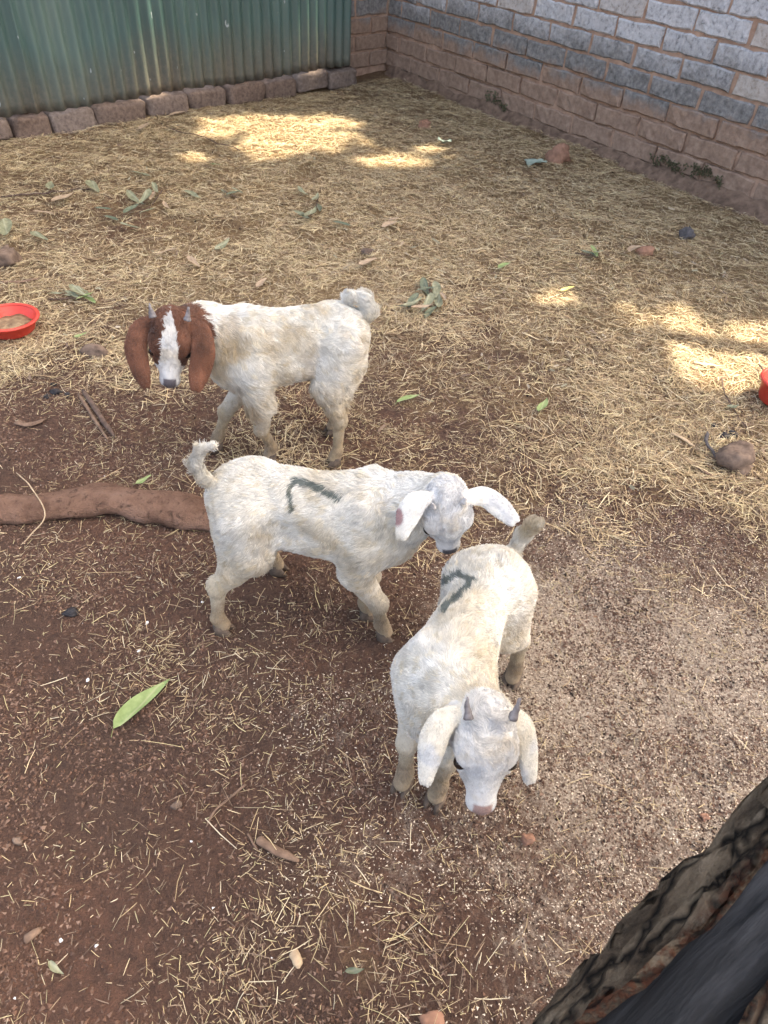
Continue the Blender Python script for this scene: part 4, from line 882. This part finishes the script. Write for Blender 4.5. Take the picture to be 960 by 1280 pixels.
bar([(208, 160, .01), (250, 170, .012), (285, 180, .015), (308, 190, .01)], .004, M_stick, 'twig', 'thin dark twig at the edge of the sunlit hay', 'twig')
bar([(0, 243, .012), (40, 240, .014), (80, 237, .012), (130, 232, .01)], .005, M_stick, 'twig', 'long dark twig lying in the hay with fallen leaves', 'twig')
bar([(20, 590, .01), (38, 608, .045), (56, 641, .05), (40, 665, .02), (26, 682, .006)], .0018, M_pale, 'straw_stalk', 'thin bent stalk lying over the mud caked log', 'stalk', 1, 0, 6)
bar([(308, 982, .006), (290, 995, .008), (270, 1012, .008), (256, 1036, .006)], .0032, M_bark_piece, 'twig', 'short curved brown twig among scattered straw', 'twig')
bar([(902, 470, .01), (908, 495, .012), (922, 520, .01), (942, 545, .006)], .0032, M_stick, 'twig', 'thin dark twig between the red bowl and the large stone', 'twig')
bar([(948, 455, .02), (958, 464, .03), (975, 478, .05)], .004, M_stick, 'twig', 'short dark twig leaning on the red bowl by the sunlit straw', 'twig')
bar([(884, 541, .014), (882, 555, .02), (890, 568, .016), (896, 577, .01)], .006, M_dstone, 'plastic_strip', 'curved blue grey strip standing by the large lumpy stone', 'strip', .5)
bar([(322, 1050, .008), (335, 1058, .01), (352, 1068, .009), (374, 1078, .006)], .0085, M_bark_piece, 'bark_chip', 'brown oblong piece of bark on the straw strewn dirt', 'bark', .45)
bar([(310, 1043, .004), (316, 1054, .006), (322, 1064, .004)], .0025, M_bark_piece, 'twig', 'tiny reddish twig next to the oblong bark piece', 'twig')
bar([(838, 543, .01), (852, 550, .012), (868, 560, .008)], .007, M_pale, 'wood_chip', 'pale wood chip to one side of the large stone', 'wood chip', .35)
bar([(866, 454, .012), (884, 456, .014), (902, 457, .01)], .008, M_pale, 'wood_chip', 'pale flat wood chip in the sunlit straw', 'wood chip', .35)
bar([(866, 583, .01), (880, 592, .012), (900, 601, .008)], .005, M_bark_piece, 'wood_chip', 'brown wood splinter just below the large stone', 'wood chip', .4)
bar([(366, 1190, .006), (371, 1199, .01), (373, 1212, .006)], .0085, M_pale, 'wood_chip', 'orange tan wood chip on the straw strewn dirt', 'wood chip', .45)
bar([(28, 1173, .006), (38, 1166, .01), (50, 1158, .006)], .0075, M_bark_piece, 'wood_chip', 'dull tan wood chip on the bare dirt', 'wood chip', .45)
bar([(0, 352, .01), (25, 350, .014), (52, 346, .01)], .008, M_bark_piece, 'bark_strip', 'brown bark strip lying in the hay behind the red bowl', 'bark', .4)
bar([(18, 526, .004), (36, 528, .008), (58, 522, .004)], .011, M_bark_piece, 'bark_chip', 'tan brown flake on the bare dirt near the dark bark strips', 'bark', .25)
def leaf_mesh(L, W, curl, seed, kind):
    n = 13; t = np.linspace(0, 1, n); wd = W * np.sin(math.pi * np.clip(t, .0, 1) ** .75) ** .8 * (1 - .25 * t); V = []
    for i in range(n):
        x = (t[i] - .5) * L; bend = .09 * L * math.sin(t[i] * 3.1 + seed)
        for k in (-1, -.5, 0, .5, 1):
            V.append((x, bend * .8 + k * wd[i] * .5, .004 + curl * L * (.35 * (2 * t[i] - 1) ** 2 + .0) + abs(k) * wd[i] * .18 + .0012 * math.sin(9 * t[i] + k * 2 + seed)))
    V += [(-.5 * L - .10 * L, .0, .004), (-.5 * L - .10 * L, .0015, .0055)]; n0 = 5 * n
    f = [tuple(q) for q in grid_faces(n, 5)] + [(n0, 1 * 0 + 1, 3, n0 + 1)]
    return mesh_data('leaf', V, f, M_leaf[kind], True)
def leaf(x0, y0, x1, y1, wr, kind, label, z=.004, parent=None, curl=.1, seed=None, group=None):
    a, b = G(x0, y0, .008), G(x1, y1, .008); c = (a + b) / 2; d = b - a; L = float(np.linalg.norm(d)); sd = seed if seed is not None else int(x0 * 7 + y0)
    o = link('leaf', leaf_mesh(L * .92, L * min(wr, .36) * .85, curl, sd % 7, kind), parent)
    zz = float(height(np.array([c[0]]), np.array([c[1]]))[0]); base = np.array(parent.location) if parent else np.zeros(3)
    o.location = (c[0] - base[0], c[1] - base[1], zz + z - base[2]); o.rotation_euler = (((sd * 37) % 20 - 10) * .02, ((sd * 13) % 20 - 10) * .008, math.atan2(d[1], d[0]))
    if label: tag(o, label, 'leaf', group)
    return o
leaf(143, 918, 211, 842, .27, 'green', 'long fresh green leaf lying alone on the bare red dirt', .006, None, .06, 1)
leaf(496, 505, 526, 494, .28, 'green', 'green leaf on the straw next to the rump of the brown headed goat', .012)
leaf(674, 520, 681, 500, .34, 'green', 'small pale green leaf on the straw alone', .014)
leaf(168, 606, 191, 596, .4, 'green', 'yellow green leaf touching the mud caked log', .016)
leaf(266, 312, 289, 301, .4, 'grey', 'grey green leaf on the hay behind the brown headed goat', .018)
leaf(228, 239, 254, 247, .3, 'grey', 'slim grey leaf lying in the hay', .018)
leaf(165, 217, 191, 222, .28, 'grey', 'pale green leaf lying flat in the hay near the brick row', .018)
leaf(262, 206, 277, 208, .4, 'green', 'tiny bright green leaf in the hay', .018)
leaf(42, 291, 60, 305, .5, 'grey', 'broad pale leaf between the left stone and the fallen leaf pile', .018)
leaf(6, 282, 13, 305, .38, 'grey', 'pale leaf standing against the stone opposite the fence', .03, None, .3)
leaf(66, 254, 91, 241, .4, 'tan', 'curled dry tan leaf beside the long dark twig', .018)
leaf(42, 265, 70, 270, .28, 'tan', 'narrow dry tan leaf in the hay below the long dark twig', .018)
leaf(115, 228, 122, 245, .4, 'grey', 'blue grey leaf resting on the long dark twig', .02)
leaf(416, 279, 440, 287, .45, 'dark', 'dark green leaf to the side of a fallen leaf sprig', .018)
leaf(445, 334, 474, 325, .3, 'tan', 'dry tan leaf beside the small maroon stone', .018)
leaf(318, 362, 336, 352, .4, 'tan', 'dry tan leaf behind the back of the brown headed goat', .018)
leaf(238, 326, 249, 340, .5, 'tan', 'small upturned tan leaf in the hay', .02)
leaf(197, 321, 225, 315, .26, 'tan', 'slim pale tan leaf in the hay', .018)
leaf(621, 343, 638, 335, .35, 'green', 'small green leaf on the hay between the dark leaf clump and a pale sprig', .018)
leaf(697, 369, 718, 366, .3, 'yellow', 'small yellow leaf in the patch of sun on the straw', .018)
leaf(58, 1200, 79, 1217, .5, 'grey', 'small pale grey green leaf lying on the dirt with straw bits', .008)
leaf(430, 1220, 456, 1212, .5, 'dark', 'torn dull green leaf among straw in front of the goats', .008)
leaf(905, 514, 922, 510, .5, 'dark', 'small dull green leaf next to the thin dark twig', .016)
leaf(212, 146, 233, 141, .45, 'tan', 'pale dry leaf leaning on the brick row', .02)
leaf(172, 166, 190, 158, .4, 'tan', 'dry pale leaf in the hay just off the brick row', .02)
leaf(92, 424, 110, 420, .5, 'green', 'small dull green leaf between the red bowl and flat stone', .016)
leaf(60, 243, 68, 229, .45, 'grey', 'pale blue grey leaf lying across the long dark twig', .02)
leaf(782, 322, 800, 314, .35, 'tan', 'dry tan leaf against the flat reddish chip', .02)
leaf(478, 288, 496, 279, .45, 'tan', 'broken tan leaf on the hay above the maroon stone', .02)
leaf(486, 282, 498, 276, .5, 'tan', 'small curled tan leaf on the open hay', .022)
def sprig(name, spots, label, stem, kind_cycle, group='fallen leaf sprigs'):
    c = G(*stem[0]); root = thing(name, (c[0], c[1], 0), label, 'leaf sprig', group)
    Q = spline([G(a, b, .018) for a, b in stem], 12); Q[:, 2] += height(Q[:, 0], Q[:, 1]); V, f = tube(Q - np.array(root.location), np.linspace(.003, .0012, 12), 6); obj('stem', V, f, M_stick, root, True)
    for i, (x0, y0, x1, y1) in enumerate(spots): leaf(x0, y0, x1, y1, .26, kind_cycle[i % len(kind_cycle)], None, .012 + .005 * (i % 5), root, .16, i * 5 + 3)
sprig('leaf_sprig', [(528,348,540,372),(540,352,548,378),(520,366,548,362),(500,392,530,380),(512,398,540,388),(530,400,548,384),(545,390,552,366),(522,372,510,392),(536,374,528,398),(550,372,556,384),(498,386,520,388)], 'large heap of grey green leaves behind the side on goat', [(538,350),(536,370),(524,392)], ['dark', 'grey', 'dark', 'grey', 'tan'])
sprig('leaf_sprig', [(372,236,386,246),(365,264,392,276),(372,270,396,268),(388,258,400,246),(384,280,392,262),(396,254,400,266)], 'sprig of pale green leaves with one upright, behind the brown headed goat', [(398,244),(392,262),(372,272)], ['grey', 'grey', 'dark'])
sprig('leaf_sprig', [(158,238,182,254),(156,270,174,256),(176,268,196,262),(196,246,186,256),(190,236,202,248),(130,268,150,276),(150,280,174,288),(204,252,214,262),(186,244,176,262),(120,262,142,266)], 'wide scatter of pale leaves on a dark stem, near the long dark twig', [(202,236),(190,252),(160,272)], ['grey', 'dark', 'grey', 'tan'])
sprig('leaf_sprig', [(78,372,112,366),(80,366,104,376),(98,380,120,372),(90,362,116,380),(62,374,84,370),(104,372,122,384),(96,360,110,370)], 'sprig of pale green leaves behind the red bowl', [(60,371),(88,370),(118,378)], ['grey', 'grey', 'green'])
sprig('leaf_sprig', [(722,318,744,322),(730,322,750,330),(736,316,742,332),(738,326,752,324)], 'small sprig of pale leaves on the hay near the small dark stone', [(718,319),(736,322),(750,328)], ['grey', 'dark', 'green'])
sprig('leaf_sprig', [(275,238,290,243),(283,246,300,240),(290,238,304,246)], 'little cluster of dull grey leaves with a dry stem in the hay', [(278,236),(290,242),(302,244)], ['grey', 'dark'])
# scraps of plastic
def scrap(px, py, wpx, mat, label, seed):
    c = G(px, py, .01); pm = FPX / ((c - CAM) @ F_); w_ = wpx / pm; n = 8; u_, v_ = np.meshgrid(np.linspace(-.5, .5, n), np.linspace(-.35, .35, n), indexing='ij')
    P = np.stack([u_ * w_, v_ * w_, 0 * u_], -1).reshape(-1, 3); P[:, 2] = .012 + fbm(P + seed, 2.2 / w_, 3, seed) * w_ * .22 + .008; P[:, :2] += np.stack([fbm(P, 3 / w_, 2, 3), fbm(P, 3 / w_, 2, 4)], 1) * w_ * .12
    o = obj('plastic_scrap', P, grid_faces(n, n), mat, None, True); o.location = (c[0], c[1], .008); sm = o.modifiers.new('thickness', 'SOLIDIFY'); sm.thickness = .0015; tag(o, label, 'scrap')
scrap(668, 205, 24, M_plastic, 'crumpled pale green plastic scrap beside the orange brick piece', 2)
scrap(555, 180, 16, M_plastic, 'small pale green plastic scrap on the hay near the wall corner', 5)
# moss on the wall foot
def moss(spots, label):
    rr = np.random.default_rng(3); VV, FF = [], []
    for (x0, y0, x1, y1, n) in spots:
        for i in range(n):
            t = rr.random(); px, py = x0 + (x1 - x0) * t, y0 + (y1 - y0) * t + rr.normal(0, 3.6) + 3 * math.sin(t * 9); d = ray(px, py); tt = ((WA + Wn * .012 - CAM) @ Wn) / (d @ Wn); q = CAM + d * tt
            w_ = rr.uniform(.002, .006); hgt = rr.uniform(.003, .012); k = len(VV)
            VV += [q + Wd * -w_, q + Wd * w_, q + Wn * rr.uniform(.006, .02) + UPV * hgt + Wd * rr.normal(0, .004), q + Wn * .014 - UPV * .006]; FF += [(k, k + 1, k + 2), (k, k + 3, k + 2), (k + 1, k + 3, k + 2)]
    o = obj('moss', VV, FF, M_moss); o['kind'] = 'stuff'; o['label'] = label; o['category'] = 'moss'
moss([(608, 120, 634, 131, 80), (812, 195, 850, 208, 100), (868, 206, 904, 226, 100), (850, 208, 870, 214, 20)], 'dark green moss tufts on the foot of the brick wall')
